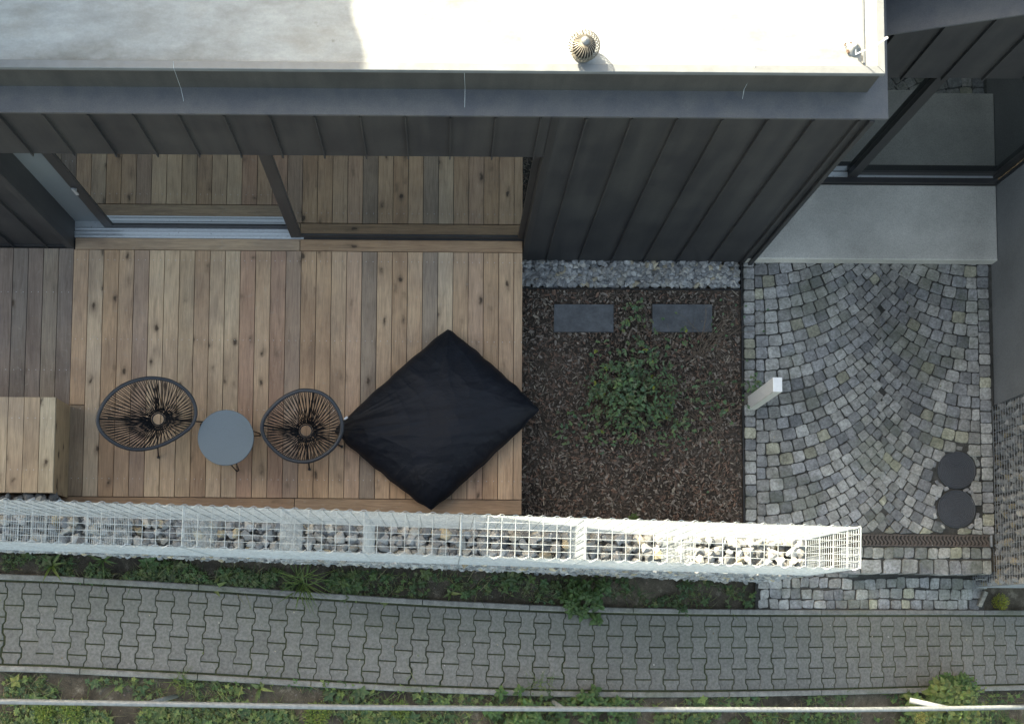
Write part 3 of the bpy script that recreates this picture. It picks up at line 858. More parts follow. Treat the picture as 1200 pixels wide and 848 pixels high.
mb.build('edge_cap', CAPW, house)
mb = MB(); mb.prism([(fx1+.014, ry-.012), (fx1+.014, 12), (fx1+.014-capd, 12), (fx1+.014-capd, ry-.012+capd)], ZF-.029, ZF+.005, .003)
mb.build('edge_cap', CAPW, house)
mb = MB(); mb.box((-8, ry+capd-.0145, ZF-.06), (fx1-capd+.0135, 12, ZF-.004)); mb.build('roof_surface', ROOF, house)
# low sheet folds along the roof's right edge
mb = MB(); mb.box((fx1-.135, ry+.06, ZF-.0035), (fx1-.125, 12, ZF+.006)); mb.build('roof_fold', CAPW, house)
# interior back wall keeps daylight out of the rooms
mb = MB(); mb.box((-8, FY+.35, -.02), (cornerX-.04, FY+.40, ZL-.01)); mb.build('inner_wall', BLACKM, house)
mb = MB(); mb.box((doorL, FY+.031, ZH), (doorR, FY+.349, ZH+.03)); mb.build('door_head', FRAME, house)
mb = MB(); mb.box((doorL-.04, FY+.031, ZD-.05), (doorL-.0, FY+.349, ZH-.001)); mb.build('reveal', ZINC, house)
mb = MB(); mb.box((doorR, FY+.031, ZD-.05), (doorR+.04, FY+.349, ZH-.001)); mb.build('reveal', FRAME, house)
# unseen upper block, added off-frame to cast the shade across roof and terrace
UZ = 6.4; ux = P(430, 55, ZF).x - SX*(UZ-ZF)
us = MB(); us.box((ux-6, 4.45, ZF), (ux-.2, 14, UZ-.05)); us.build('unseen_shade_block', ZINC, house)
us = MB(); ed_ = []
for i in range(90):
    Y_ = 4.4+i*.1; lo_ = -.10*max(0, min(1, (Y_-7.75)/.25)); ed_.append((ux+lo_+.022*noise.noise(Vector((Y_*2.3, 0, 5)))+.012*noise.noise(Vector((Y_*8, 3, 5))), Y_))  # notch and wobble of this edge shape the shadow line on the roof
us.prism([(ux-6, 4.4)]+ed_+[(ux-6, ed_[-1][1])], UZ-.05, UZ, bottom=True); us.build('unseen_shade_edge', ROOF, house)

def door(x0, x1, y, z0, z1, panes, parent, mirror=GLASS):
    """door leaf list: (xa, xb, ysetback, stile widths) """
    pass
# sliding door 1
sd = bpy.data.objects.new('sliding_door', None); link(sd, house); sd.location = sd.location+Vector(((doorL+doorR)/2, FY+.1, ZD))
def part(mbx, name, mat): return mbx.build(name, mat, sd)
midX0 = P(341, 279, ZD+.02).x; midX1 = P(355.5, 279, ZD+.02).x
yth0 = hy1+.002                                            # threshold begins behind the header plank
yL = P(200, 265.5, ZD+.05).y; yR = P(480, 279.0, ZD+.04).y
mb = MB()
mb.box((doorL+.001, yth0, ZD-.04), (midX1, yL+.10, ZD+.004)); 
for q in (.012, .05, .085): mb.box((doorL+.001, yth0+q, ZD+.004), (midX1, yth0+q+.006, ZD+.012))
part(mb, 'threshold', ALU)
mb = MB(); mb.box((midX1+.001, yth0, ZD-.04), (doorR-.001, yth0+.05, ZD+.006)); part(mb, 'threshold', FRAME)
def leaf(xa, xb, y, sl_, sr, bot, top=.08):
    mb = MB(); z0 = ZD+.014; z1 = ZH-.001; d = .055
    mb.box((xa, y, z0), (xa+sl_, y+d, z1)); mb.box((xb-sr, y, z0), (xb, y+d, z1))
    mb.box((xa+sl_, y+.002, z0), (xb-sr, y+d, z0+bot)); mb.box((xa+sl_, y+.002, z1-top), (xb-sr, y+d, z1))
    f = part(mb, 'frame', FRAME)
    mb = MB(); mb.box((xa+sl_+.0005, y+.012, z0+bot-.0005), (xb-sr-.0005, y+.016, z1-top+.0005)); part(mb, 'glass_pane', GLASS)
    mb = MB(); mb.box((xa+sl_, y+.004, z0+bot), (xa+sl_+.012, y+.0115, z1-top)); mb.box((xa+sl_+.012, y+.004, z0+bot), (xb-sr, y+.0115, z0+bot+.012)); part(mb, 'glazing_bead', ZINC)
lxa = P(122, 264, ZD+.03).x
leaf(lxa, midX0+.03, yL, .085, .02, .06)
leaf(midX0, doorR-.002, yR+.004, .095, .055, .055)
# pale panel between the reveal and the sliding leaf
mb = MB(); mb.box((doorL+.001, yL+.062, ZD-.02), (lxa+.1, yL+.075, ZH-.002)); part(mb, 'side_panel', mat_plain('grey_panel', (.17, .19, .20), .5, 0, 8, .06))
mb = MB(); mb.box((lxa+.02, yL-.028, ZD+.98), (lxa+.045, yL, ZD+1.0)); mb.box((lxa+.02, yL-.032, ZD+.92), (lxa+.045, yL-.02, ZD+1.06)); part(mb, 'handle', ALU)

# ------------------------------------------------------------------ entrance wing on the right
SLZ = .13
wing = thing('entrance_wing', 'dark metal-clad entrance wing with glazed door behind the concrete doorstep', 'building', (5, P(1060, 214, SLZ).y+2, 0))
WY = P(1060, 216.5, SLZ).y
WH = z_at((5, WY), 93.0, -1, 6); 
def wz(px, py):                                            # height at which the wing facade plane is seen at px,py
    lo, hi = 0, 6
    for _ in range(40):
        m = (lo+hi)/2
        if P(px, py, m).y > WY: lo = m
        else: hi = m
    return m, P(px, py, m).x
za, xa_ = wz(1040, 37.5); zb, xb_ = wz(1200, 13.5); print('wing head', WH, 'eave', za, xa_, zb, xb_)
sl2 = (zb-za)/(xb_-xa_)
wtop = lambda X: za+(X-xa_)*sl2
seams2 = [wz(px, py)[1] for px, py in ((1110, 27.5), (1170, 20))]
p2 = .60
st = [(980, 93), (1055, 93), (1103, 93), (1151, 93)]
# seams at the door head, from the photograph: x = 1055, 1102, 1150, 1198
hs = [P(px, 93, WH).x for px in (1055.5, 1102.5, 1150.5, 1198)]
hp = (hs[-1]-hs[0])/3; ee = [hs[0]+hp*k for k in range(-8, 6)]
for i in range(len(ee)-1):
    facade_panel(ee[i], ee[i+1], WH, wtop(ee[i])-.003, WY, wing, True, ZINC, wtop(ee[i+1])-.003)
dl = P(966, 214, SLZ).x; drx = P(1166.5, 214, SLZ).x
ml0, ml1 = P(993, 209, SLZ+.05).x, P(1004, 209, SLZ+.05).x
mb = MB(); mb.box((3.0, WY+.001, -.02), (dl-.2, WY+.03, WH-.001)); mb.build('wall', ZINC, wing)
mb = MB(); mb.box((drx, WY+.001, -.02), (drx+2.4, WY+.03, WH-.001)); mb.build('wall', ZINC, wing)
wd_ = bpy.data.objects.new('entrance_door', None); link(wd_, wing); wd_.location = wd_.location+Vector(((dl+drx)/2, WY+.05, SLZ))
mb = MB(); zz0 = SLZ-.02; zz1 = WH-.001
mb.box((dl-.2, WY+.002, zz0), (drx, WY+.07, SLZ+.05)); mb.box((dl-.2, WY+.04, zz1-.06), (drx, WY+.12, zz1))
mb.box((ml0, WY+.05, SLZ+.05), (ml1, WY+.12, zz1-.06)); mb.box((drx-.05, WY+.05, SLZ+.05), (drx, WY+.12, zz1-.06))
mb.box((ml1, WY+.072, SLZ+.056), (drx-.05, WY+.12, SLZ+.13))
mb.build('frame', FRAME, wd_)
mb = MB(); mb.box((ml1, WY+.052, SLZ+.051), (drx-.05, WY+.071, SLZ+.056)); mb.box((dl-.19, WY+.052, SLZ+.051), (ml0-.001, WY+.1, SLZ+.060)); mb.build('threshold', ALU, wd_)
mb = MB(); mb.box((ml1, WY+.090, SLZ+.13), (drx-.05, WY+.094, zz1-.06)); mb.build('glass_pane', GLASS2, wd_)
mb = MB(); mb.box((dl-.19, WY+.105, SLZ+.06), (ml0, WY+.109, zz1-.06)); mb.build('glass_pane', GLASS2, wd_)
mb = MB(); mb.box((dl-.4, WY+.125, 0), (drx+.1, WY+.14, WH)); mb.build('inner_wall', BLACKM, wing)
# sloping eave ledge
mb = MB(); X0, X1 = xa_-1.4, 9.0; t0 = wtop(X0); t1 = wtop(X1); yo = WY-.03
mb.add([(X0, yo, t0), (X1, yo, t1), (X1, yo, t1+.02), (X0, yo, t0+.02), (X1, WY+.42, t1+.03), (X0, WY+.42, t0+.03), (X1, WY+.42, t1-.002), (X0, WY+.42, t0-.002)], [(0, 1, 2, 3), (3, 2, 4, 5), (1, 0, 7, 6), (1, 6, 4, 2), (0, 3, 5, 7)])
mb.build('roof_ledge', LEDGE, wing)
mb = MB(); mb.add([(X0, WY+.30, t0+.0), (X1, WY+.30, t1+.0), (X1, WY+.30, t1+.75), (X0, WY+.30, t0+.75), (X1, 12, t1+.75), (X0, 12, t0+.75)], [(0, 1, 2, 3), (3, 2, 4, 5)]); mb.build('unseen_shade_wall', ZINC_D, wing)  # unseen raised wall added to keep the eave ledge in shade
mb = MB(); mb.add([(X0, WY+.421, t0-.1), (X1, WY+.421, t1-.1), (X1, WY+.421, t1+.2), (X0, WY+.421, t0+.2), (X1, 12, t1+.2), (X0, 12, t0+.2)], [(0, 1, 2, 3), (3, 2, 4, 5)])
mb.build('roof', ZINC_D, wing)
# doorstep slab
s1 = P(1169.5, 305, SLZ); s0 = P(1168, 217, SLZ)
mb = MB(); mb.prism([(cornerX-.06, s1.y), (s1.x, s1.y), (s1.x, WY-.001), (cornerX-.06, WY-.001)], .0, SLZ, .008)
tag(mb.build('concrete_doorstep', CONC), 'smooth grey concrete slab in front of the entrance door', 'doorstep')
# concrete wall on the right
wx = P(1163.5, 400, 0).x; cy0 = P(1164, 474, 0).y
cw = MB(); cw.box((max(wx, s1.x+.003), cy0, -.4), (wx+.26, WY-.002, 3.2))
tag(cw.build('concrete_wall', CONCD), 'tall dark grey concrete wall at the right edge beside the forecourt', 'wall')

# ------------------------------------------------------------------ things on the roof
vz = ZF-.004
vc = P(683, 60, vz+.02)
vent = thing('roof_vent', 'round slatted metal vent cowl standing on the bright flat roof', 'vent', (vc.x, vc.y, vz))
vr = .106
mb = MB(); mb.lathe([(.0, .02), (.055, .02), (.055, -.0), (.075, -.0), (.075, .008), (.06, .02), (.06, .07)], (vc.x, vc.y, vz), 24); mb.build('collar', STEEL, vent, True)
mb = MB()
for k in range(30):
    a = 2*math.pi*k/30; pts = []
    for i in range(9):
        u = i/8; ph_ = R(-60+150*u*.93); tw = a+u*.5
        r = vr*max(.18, math.cos(ph_)); pts.append((vc.x+r*math.cos(tw), vc.y+r*math.sin(tw), vz+.095+vr*.60*math.sin(ph_)))
    mb.tube(pts, .0030, 4)
mb.build('cage', STEEL, vent)
mb = MB(); mb.lathe([(vr*.70, .06), (vr*.74, .095), (vr*.45, .130), (.001, .138)], (vc.x, vc.y, vz), 24); mb.build('core', mat_plain('slat_gap_shade', (.006, .006, .006), .8, 0), vent, True)  # near-black core paints the shade seen between the slats
mb = MB(); mb.lathe([(.001, .180), (.015, .176), (.026, .165), (.030, .155), (.022, .145)], (vc.x, vc.y, vz), 20); mb.build('cap', CAPW, vent, True)
rc = P(1000, 58, vz)
t = thing('roof_outlet', 'small rusty cable outlet with a pale cable on the roof corner', 'cable outlet', rc)
mb = MB(); mb.lathe([(.05, .0), (.045, .012), (.02, .016), (.018, .05), (.001, .055)], (rc.x, rc.y, vz), 14); mb.build('base', CAPW, t, True)
mb = MB()
for k in range(7):
    a = random.uniform(0, 6.3); r = random.uniform(.02, .05)
    add_rock(mb, (rc.x+math.cos(a)*r-.02, rc.y+math.sin(a)*r, vz+.012), random.uniform(.008, .015), (.12, .08, .06))
mb.build('debris', ROCK, t)
mb = MB(); a = P(1003, 64, vz+.02); c = P(1020, 58, vz+.12); e = P(1040, 44.5, vz+.22)
mb.tube([rc+Vector((0, 0, .04)), a, (a+c)/2+Vector((0, .0, .02)), c, (c+e)/2, e], .0045, 6); mb.tube([e-Vector((.02, .01, 0)), e], .009, 6); mb.build('cable', WHITE, t)
for q, (label, pts) in enumerate((('thin lightning wire hanging over the left part of the roof fascia', [(203, 72, .03), (203.5, 80, .01), (212, 104, -.26), (215, 117, -.30), (215, 122, -.31)]),
                   ('thin wire crossing the gutter sheet above the lintel middle', [(544, 82, .005), (545, 104, -.26), (544.5, 126, -.3)]),
                   ('thin wire crossing the fascia right of the roof vent', [(884.5, 74, .02), (884, 82, .0), (872, 105, -.26), (870, 116, -.3)]))):
    mb = MB(); W = []
    for px, py, dz in pts:
        v = P(px, py, ZF+dz)
        W.append(v)
    mb.tube(W, .0018, 4); tag(mb.build('roof_wire', GALV), label, 'wire')

# ------------------------------------------------------------------ gabion wall
gab = thing('gabion_wall', 'long wire gabion wall half filled with stones between deck and footpath', 'gabion wall', tuple(G(GLEN/2, 0, .6)))
FILL = GT-1.18
WR = .0023
def gbase(s):
    X_ = G(s, 0, 0).x; return min(zpath(X_)-.05, FILL-.15)
def rod(mb, a, c, r=WR): mb.tube([a, c], r, 4, cap=False)
hw = GTH/2
mb = MB()
for i in range(7): rod(mb, G(0, -hw+GTH*i/6, GT), G(GLEN, -hw+GTH*i/6, GT))
s = 0
while s <= GLEN: rod(mb, G(s, -hw, GT+.004), G(s, hw, GT+.004)); s += .1
mb.build('top_mesh', GALV, gab)
for sd_, nm in ((-hw, 'side_mesh'), (hw, 'side_mesh')):
    mb = MB(); z = GT
    while z > -.3:
        # horizontal wires stop where the ground rises
        s1_ = 0; send = 0
        while s1_ <= GLEN:
            if gbase(s1_) < z: send = s1_
            else: break
            s1_ += .1
        if sd_ > 0: send = GLEN
        if send > .1: rod(mb, G(0, sd_, z), G(send, sd_, z))
        z -= .05 if z > FILL+.05 else .10
    s = 0
    while s <= GLEN:
        rod(mb, G(s, sd_-math.copysign(.004, sd_), GT), G(s, sd_-math.copysign(.004, sd_), (gbase(s) if sd_ < 0 else -.05))); s += .1
    mb.build(nm, GALV, gab)
def cross(s, z0, name):
    mb = MB(); z = GT
    while z > z0: rod(mb, G(s, -hw, z), G(s, hw, z)); z -= .05
    for i in range(7): rod(mb, G(s+.004, -hw+GTH*i/6, GT), G(s+.004, -hw+GTH*i/6, z0))
    mb.build(name, GALV, gab)
def s_of(px): return (GE-P(px, 625+(px-541)*.03, GT)).dot(gdir)
cross(0.0, -.1, 'end_mesh')
for px in (813, 687, 541, 427, 330, 215, 101, 4, -120): cross(s_of(px), FILL-.05, 'divider_mesh')
for sd_ in (-hw, hw):                                       # spiral binder along the top edges
    mb = MB(); pts = []; s = 0
    while s <= GLEN:
        a = s/.1*2*math.pi; v = G(s, sd_+.011*math.cos(a), GT+.011*math.sin(a)); pts.append(v); s += .0125
    mb.tube(pts, .0026, 3); mb.build('binder_spiral', GALV, gab)
for s0_ in (.0, s_of(541), s_of(215)):                      # heavier corner and joint wires
    mb = MB()
    for sd_ in (-hw, hw): rod(mb, G(s0_+.006, sd_, GT), G(s0_+.006, sd_, gbase(s0_+.05)), .0045)
    rod(mb, G(s0_+.006, -hw, GT+.006), G(s0_+.006, hw, GT+.006), .0045)
    mb.build('joint_wire', GALV, gab)
# stones: visible top layer one by one
cnt = 0; rows = []
s = .05
top = []
while s < 6.65+.9:
    t_ = -hw+.04
    while t_ < hw-.02:
        top.append((s+random.uniform(-.03, .03), t_+random.uniform(-.015, .015))); t_ += .072
    s += .085
top = [q for q in top if G(q[0], 0, 0).x > P(-8, 640, FILL).x]
random.shuffle(top)
for i, (s, t_) in enumerate(top[:300]):
    sz = random.choice((.040, .050, .060, .066)); t_ = max(-hw+sz*.7, min(hw-sz*.7, t_)); s = max(s, .06)
    rock_obj(G(s, t_, FILL-.04+random.uniform(-.03, .02)), sz, gab, rockcol(.12))
mb = MB()
for (s, t_) in top[300:]:
    add_rock(mb, G(s, t_, FILL-.045), .045, rockcol(.12))
# under layers and faces
s = .04
while s < GLEN:
    for k in range(5): add_rock(mb, G(s, random.uniform(-hw+.05, hw-.05), FILL-.11+random.uniform(-.02, .02)), random.uniform(.055, .07), rockcol(.12))
    z = FILL-.07
    for sd_ in (-hw+.028, hw-.04):
        z = FILL-.06
        while z > (gbase(s)-.05 if sd_ < 0 else -.1):
            add_rock(mb, G(s+random.uniform(-.02, .02), sd_+random.uniform(-.008, .004)*math.copysign(1, -sd_), z), random.uniform(.045, .058), rockcol(.10)); z -= .075
    s += .085
for k in range(60): 
    add_rock(mb, G(.05, random.uniform(-hw+.05, hw-.05), random.uniform(-.1, FILL-.05)), .055, rockcol(.10))
tag(mb.build('stone_fill', ROCK, gab), kind='stuff')
mb = MB(); c_ = [G(.09, -hw+.08, 0), G(.09, hw-.08, 0), G(GLEN, hw-.08, 0), G(GLEN, -hw+.08, 0)]
mb.prism([(v.x, v.y) for v in c_][::-1], -.2, FILL-.12, 0, (.12, .12, .12)); mb.build('core', ROCK, gab)

# ------------------------------------------------------------------ second gabion, right edge
g2 = thing('gabion_basket', 'upright stone-filled wire basket at the right edge below the concrete wall', 'gabion basket', (P(1164, 580, 0).x+.15, P(1164, 580, 0).y, -.5))
gx0 = P(1165.5, 560, 0).x; ga, gb = P(1165, 687, -.25).y, P(1165, 476, 0).y-.003
mb = MB(); z = -.5
while z < 1.9: rod(mb, Vector((gx0, ga, z)), Vector((gx0, gb, z)), .003); z += .05
y = ga
while y <= gb+.01: rod(mb, Vector((gx0+.004, y, -.5)), Vector((gx0+.004, y, 1.9)), .0028); y += .1
mb.build('side_mesh', GALV2, g2)
mb = MB(); z = -.5
while z < 1.9: rod(mb, Vector((gx0, ga, z)), Vector((gx0+.5, ga, z)), .003); z += .05
x = gx0
while x <= gx0+.51: rod(mb, Vector((x, ga+.004, -.5)), Vector((x, ga+.004, 1.9)), .0028); x += .1
mb.build('side_mesh', GALV2, g2)
cand = []
y = ga+.05
while y < gb-.03:
    z = -.45
    while z < 1.85: cand.append((y+random.uniform(-.02, .02), z+random.uniform(-.015, .015))); z += .078
    y += .088
cand.sort(key=lambda q: q[1]); 
# the lower stones show; the highest ones lie outside the picture
mb = MB(); 
for i, (y, z) in enumerate(cand):
    c3 = (gx0+.058+random.uniform(-.012, .008), y, z)
    if i < 290: rock_obj(c3, random.uniform(.042, .056), g2, tuple(q*.75 for q in rockcol(.10)))
    else: add_rock(mb, c3, random.uniform(.045, .056), tuple(q*.75 for q in rockcol(.12)))
for z in [q*.08-.45 for q in range(29)]:
    for x in (.14, .22, .30, .38, .46): add_rock(mb, (gx0+x, ga+.05, z), .052, tuple(q*.75 for q in rockcol(.12)))
tag(mb.build('stone_fill', ROCK, g2), kind='stuff')
mb = MB(); mb.box((gx0+.09, ga+.09, -.6), (gx0+.5, gb-.01, 1.85), (.1, .1, .1)); mb.build('core', ROCK, g2)

# ------------------------------------------------------------------ white pillar
ptop = P(911, 450, .87); a = P(906, 458.5, .87); c = P(916.6, 442, .87); pz = .87
pil = thing('white_pillar', 'slim white rectangular pillar standing where bark bed meets cobbles', 'pillar', (ptop.x, ptop.y, 0))
mb = MB(); mb.box((a.x+.002, a.y+.002, -.02), (c.x-.002, c.y-.002, pz-.012)); mb.build('body', WHITE, pil)
mb = MB(); mb.prism([(a.x, a.y), (c.x, a.y), (c.x, c.y), (a.x, c.y)], pz-.0115, pz, .002, bottom=True); mb.build('top_cap', WHITE, pil)
mb = MB(); mb.box((a.x+.004, a.y-.004, .0), (c.x-.004, a.y+.0015, pz-.014)); mb.build('front_strip', CREAM, pil)

# ------------------------------------------------------------------ chairs
def chair(label, pts, ox, oy, sc_, ring_px, back, feet, ncord):
    """rim measured in the photograph; the rim leans: its back stands higher than its front"""
    zc, dz = ZD+.66, .17
    px = [(ox+x/sc_, oy+y/sc_) for x, y in pts]
    cxp = sum(p[0] for p in px)/len(px); cyp = sum(p[1] for p in px)/len(px)
    mxr = max(math.hypot(p[0]-cxp, p[1]-cyp) for p in px)
    rim = []
    for p in px:
        k = ((p[0]-cxp)*back[0]+(p[1]-cyp)*back[1])/mxr
        rim.append(P(p[0], p[1], zc+dz*k))
    m = len(rim)
    def cr(u):
        i = int(math.floor(u)); t = u-i; a, b_, c_, d = (rim[(i+k) % m] for k in (-1, 0, 1, 2))
        return .5*((2*b_)+(c_-a)*t+(2*a-5*b_+4*c_-d)*t*t+(3*b_-a-3*c_+d)*t**3)
    ringc = P(ring_px[0], ring_px[1], ZD+.30)
    root = thing('string_chair', label, 'chair', (ringc.x, ringc.y, ZD), 'black string lounge chairs on the deck')
    N = 96
    mb = MB(); mb.tube([cr(m*i/N) for i in range(N)], .0175, 8, closed=True); mb.build('rim', RIM, root, True)
    # cord ring at the seat bottom
    RR = .056; nrm = Vector((0, 0, 1))
    mb = MB(); mb.tube([ringc+Vector((math.cos(a)*RR, math.sin(a)*RR, 0)) for a in [2*math.pi*i/24 for i in range(24)]], .0065, 6, closed=True)
    mb.tube([ringc+Vector((math.cos(a)*(RR+.017), math.sin(a)*(RR+.017), .004)) for a in [2*math.pi*i/24 for i in range(24)]], .006, 6, closed=True)
    mb.build('centre_ring', CORD, root, True)
    start = math.atan2(rim[0].y-ringc.y, rim[0].x-ringc.x)
    for i in range(ncord):
        q = cr(m*i/ncord)
        ang = math.atan2(q.y-ringc.y, q.x-ringc.x)+random.gauss(0, .05)+(.22 if i % 2 == 0 else -.22)
        pr = ringc+Vector((math.cos(ang)*(RR+.01), math.sin(ang)*(RR+.01), .006*(i % 2)))
        # slight sag towards the seat
        mid = q.lerp(pr, .55)+Vector((0, 0, -.035)); q1 = q.lerp(mid, .5)+Vector((0, 0, -.004))
        mb = MB(); mb.tube([q, q1, mid, mid.lerp(pr, .5)+Vector((0, 0, -.008)), pr], .0038, 4, cap=False); mb.build('cord', CORD, root)
    # frame: four struts from a low hub out to the feet, plus struts rising to the rim
    hub = Vector((ringc.x, ringc.y, ZD+.22))
    for (fxp, fyp, ri) in feet:
        f = P(fxp, fyp, ZD+.01); q = cr(ri)
        d = (f-hub); d.z = 0; d.normalize()
        knee = hub+d*.10+Vector((0, 0, .05))
        mb = MB(); mb.tube([f, f+(knee-f)*.5+Vector((0, 0, -.01)), knee], .0075, 6)
        mb.lathe([(.001, .012), (.013, .012), (.014, -.004)], (f.x, f.y, f.z-.005), 10)
        mb.build('leg', BLACKM, root)
        mb = MB(); mb.tube([knee, knee.lerp(q, .5)+Vector((0, 0, -.05)), q], .0065, 6); mb.build('strut', BLACKM, root)
    mb = MB(); mb.tube([hub+Vector((math.cos(a)*.10, math.sin(a)*.10, .05)) for a in [2*math.pi*i/20 for i in range(20)]], .006, 6, closed=True); mb.build('lower_ring', BLACKM, root, True)
    return root
c1 = [(85, 380), (100, 310), (150, 225), (230, 150), (320, 105), (420, 80), (500, 78), (600, 98), (690, 150), (750, 220), (776, 300), (768, 370), (730, 430), (640, 495), (540, 545), (440, 573), (340, 578), (250, 556), (170, 510), (110, 450)]
chair('black string chair left of the small round table', c1, 100, 430, 6.0, (185.5, 491), (-.9, -.45), [(185.5, 535.5, 15.5), (241, 494.5, 11), (128, 490, 0.2), (181, 456, 6)], 124)
c2 = [(190, 430), (210, 350), (265, 275), (345, 200), (430, 150), (520, 122), (620, 127), (700, 155), (770, 210), (828, 300), (853, 390), (848, 480), (810, 560), (750, 625), (660, 683), (560, 713), (450, 703), (360, 668), (270, 590), (210, 510)]
chair('black string chair between the small round table and the black beanbag', c2, 280, 440, 7.07, (358.5, 504.5), (.2, -.95), [(362.5, 549.5, 15), (400.5, 523, 12), (320, 503, 0.3), (366, 470, 6)], 112)
# ------------------------------------------------------------------ side table
tz = ZD+.44; tc = P(264.5, 512.5, tz); tr = 33.2*(HC-tz)/F
t = thing('side_table', 'small round blue-grey side table between the two string chairs', 'table', (tc.x, tc.y, ZD))
mb = MB(); mb.lathe([(.001, 0), (tr-.004, 0), (tr, -.003), (tr, -.016), (tr-.003, -.018), (.001, -.018)], (tc.x, tc.y, tz), 56); mb.build('table_top', TABLE, t)
for fxp, fyp in ((278.3, 551), (304.5, 509), (236, 497)):
    f = P(fxp, fyp, ZD+.008); dd = Vector((f.x-tc.x, f.y-tc.y, 0)).normalized(); pe = Vector((-dd.y, dd.x, 0))
    T1 = Vector((tc.x, tc.y, tz-.018))+dd*tr*.62
    mb = MB(); mb.tube([T1+pe*.05, f+pe*.012+Vector((0, 0, .006)), f+dd*.006, f-pe*.012+Vector((0, 0, .006)), T1-pe*.05], .006, 6); mb.build('leg', BLACKM, t)

# ------------------------------------------------------------------ beanbag
def beanbag():
    cor = [P(525, 384.5, ZD+.10), P(633, 480, ZD+.10), P(505, 599, ZD+.10), P(390, 505, ZD+.05)]   # top, right, bottom, left
    root = thing('beanbag', 'large black nylon floor beanbag with pinched corners on the deck', 'beanbag', tuple((cor[0]+cor[2])/2*1.0-Vector((0, 0, .1))))
    n = 170; vs = []; fs = []
    def surf(u, v, top):
        # bilinear outline, edges bowed inward near the corners and outward in the middle
        a = (1-u)*(1-v); b_ = u*(1-v); c_ = u*v; d = (1-u)*v
        p = cor[0]*a+cor[1]*b_+cor[2]*c_+cor[3]*d
        cu, cv = 2*u-1, 2*v-1
        ctr = (cor[0]+cor[1]+cor[2]+cor[3])/4
        e = max(abs(cu), abs(cv)); 
        # pinch: pull in where both coordinates are near 1, bulge at the middle of the sides
        w = (1-min(abs(cu), abs(cv))**2)
        k = 1+.018*w*e - .030*(1-w)*0
        corner = max(0, (abs(cu)*abs(cv)))**5
        edgew = .005*math.sin((u*9+v*7)*3.1)*e**6 + .004*math.sin((u*23-v*19)*2)*e**6
        p = ctr+(p-ctr)*(k+edgew-.02*corner)
        hgt = ((1-abs(cu)**2.6)*(1-abs(cv)**2.6)); hgt = max(0, hgt)**.48
        q = Vector((u*1.0, v*1.0, 0))
        # folds running in from edges and corners
        f1 = noise.noise(Vector((u*2.2+5, v*9, 1)))*.020*math.exp(-((1-u)*0+(u))*1.8)
        diag1 = (u+v); diag2 = (u-v)
        f2 = noise.noise(Vector((diag2*11, diag1*2.0, 4)))*.018*math.exp(-min(math.hypot(u, v), math.hypot(1-u, 1-v))*3.2)
        f3 = noise.noise(Vector((diag1*13, diag2*2.2, 8)))*.024*math.exp(-min(math.hypot(1-u, v), math.hypot(u, 1-v))*2.6)
        def ridge(a, b_, c_): return (1-abs(noise.noise(Vector((a, b_, c_)))*2.2))**3 if abs(noise.noise(Vector((a, b_, c_)))*2.2) < 1 else 0
        dl_ = math.hypot(u, 1-v); dt_ = math.hypot(u, v); dr_ = math.hypot(1-u, v); db_ = math.hypot(1-u, 1-v)
        al = math.atan2(1-v, u+1e-6); at_ = math.atan2(v, u+1e-6); ar_ = math.atan2(v, 1-u+1e-6); ab_ = math.atan2(1-v, 1-u+1e-6)
        f4 = .016*ridge(al*5.5, dl_*1.6, 21)*math.exp(-dl_*2.4)+.012*ridge(at_*4, dt_*3.5, 31)*math.exp(-dt_*3.5)+.013*ridge(ar_*4.5, dr_*2.2, 41)*math.exp(-dr_*3.2)+.012*ridge(ab_*4.5, db_*2, 51)*math.exp(-db_*3.5)
        f4 += .007*ridge(u*3+v*1.0, v*7-u*2, 61)*math.exp(-u*1.2)+.005*ridge(u*9+v*7, (u-v)*3, 71)*math.exp(-(1-abs(cu*cv))*1.0)
        f4 += .007*ridge(v*16, u*2.5, 81)*math.exp(-(1-abs(cu))*4.5)+.007*ridge(u*16, v*2.5, 91)*math.exp(-(1-abs(cv))*4.5)
        f1 = f1*.6+f4*.95
        # puckers along the seams
        pe = math.exp(-(1-abs(cu))*9)*math.sin(v*70+4*noise.noise(Vector((v*6, 3, 0))))+math.exp(-(1-abs(cv))*9)*math.sin(u*64+4*noise.noise(Vector((u*6, 9, 0))))
        # long creases from the left corner
        x = u*.0
        cre = 0
        for (k0, off) in ((.30, 0), (.40, .8), (.52, 1.7), (.62, 2.6)):
            dline = (v-1)*(-k0)-(u-.0)*1.0
            cre += -.012*math.exp(-(dline/.012)**2)*math.exp(-((1-v)/.35)**2)*(1 if v > .05 else 0)
        big = noise.noise(Vector((u*2.3, v*2.3, 12)))*.03+noise.noise(Vector((u*5, v*5, 2)))*.012
        z = p.z
        H_ = .27 if top else -.085
        zz = z+H_*hgt
        if top: zz += (f1+f2+f3+big)*min(1, hgt*1.3)+.006*pe*min(1, hgt*2)+cre*.8
        return Vector((p.x, p.y, max(zz, ZD+.004)))
    for j in range(n+1):
        for i in range(n+1): vs.append(surf(i/n, j/n, True))
    for j in range(n):
        for i in range(n): q = j*(n+1)+i; fs.append((q, q+n+1, q+n+2, q+1))
    off = len(vs); m2 = 30
    for j in range(m2+1):
        for i in range(m2+1): vs.append(surf(i/m2, j/m2, False))
    for j in range(m2):
        for i in range(m2): q = off+j*(m2+1)+i; fs.append((q, q+1, q+m2+2, q+m2+1))
    mb = MB(); mb.add(vs, fs); mb.build('body', FABRIC, root, True)
    # piped seam
    pts = []
    for k in range(4):
        for i in range(40):
            t_ = i/40; u, v = [(t_, 0), (1, t_), (1-t_, 1), (0, 1-t_)][k]; pts.append(surf(u, v, True)+Vector((0, 0, .002)))
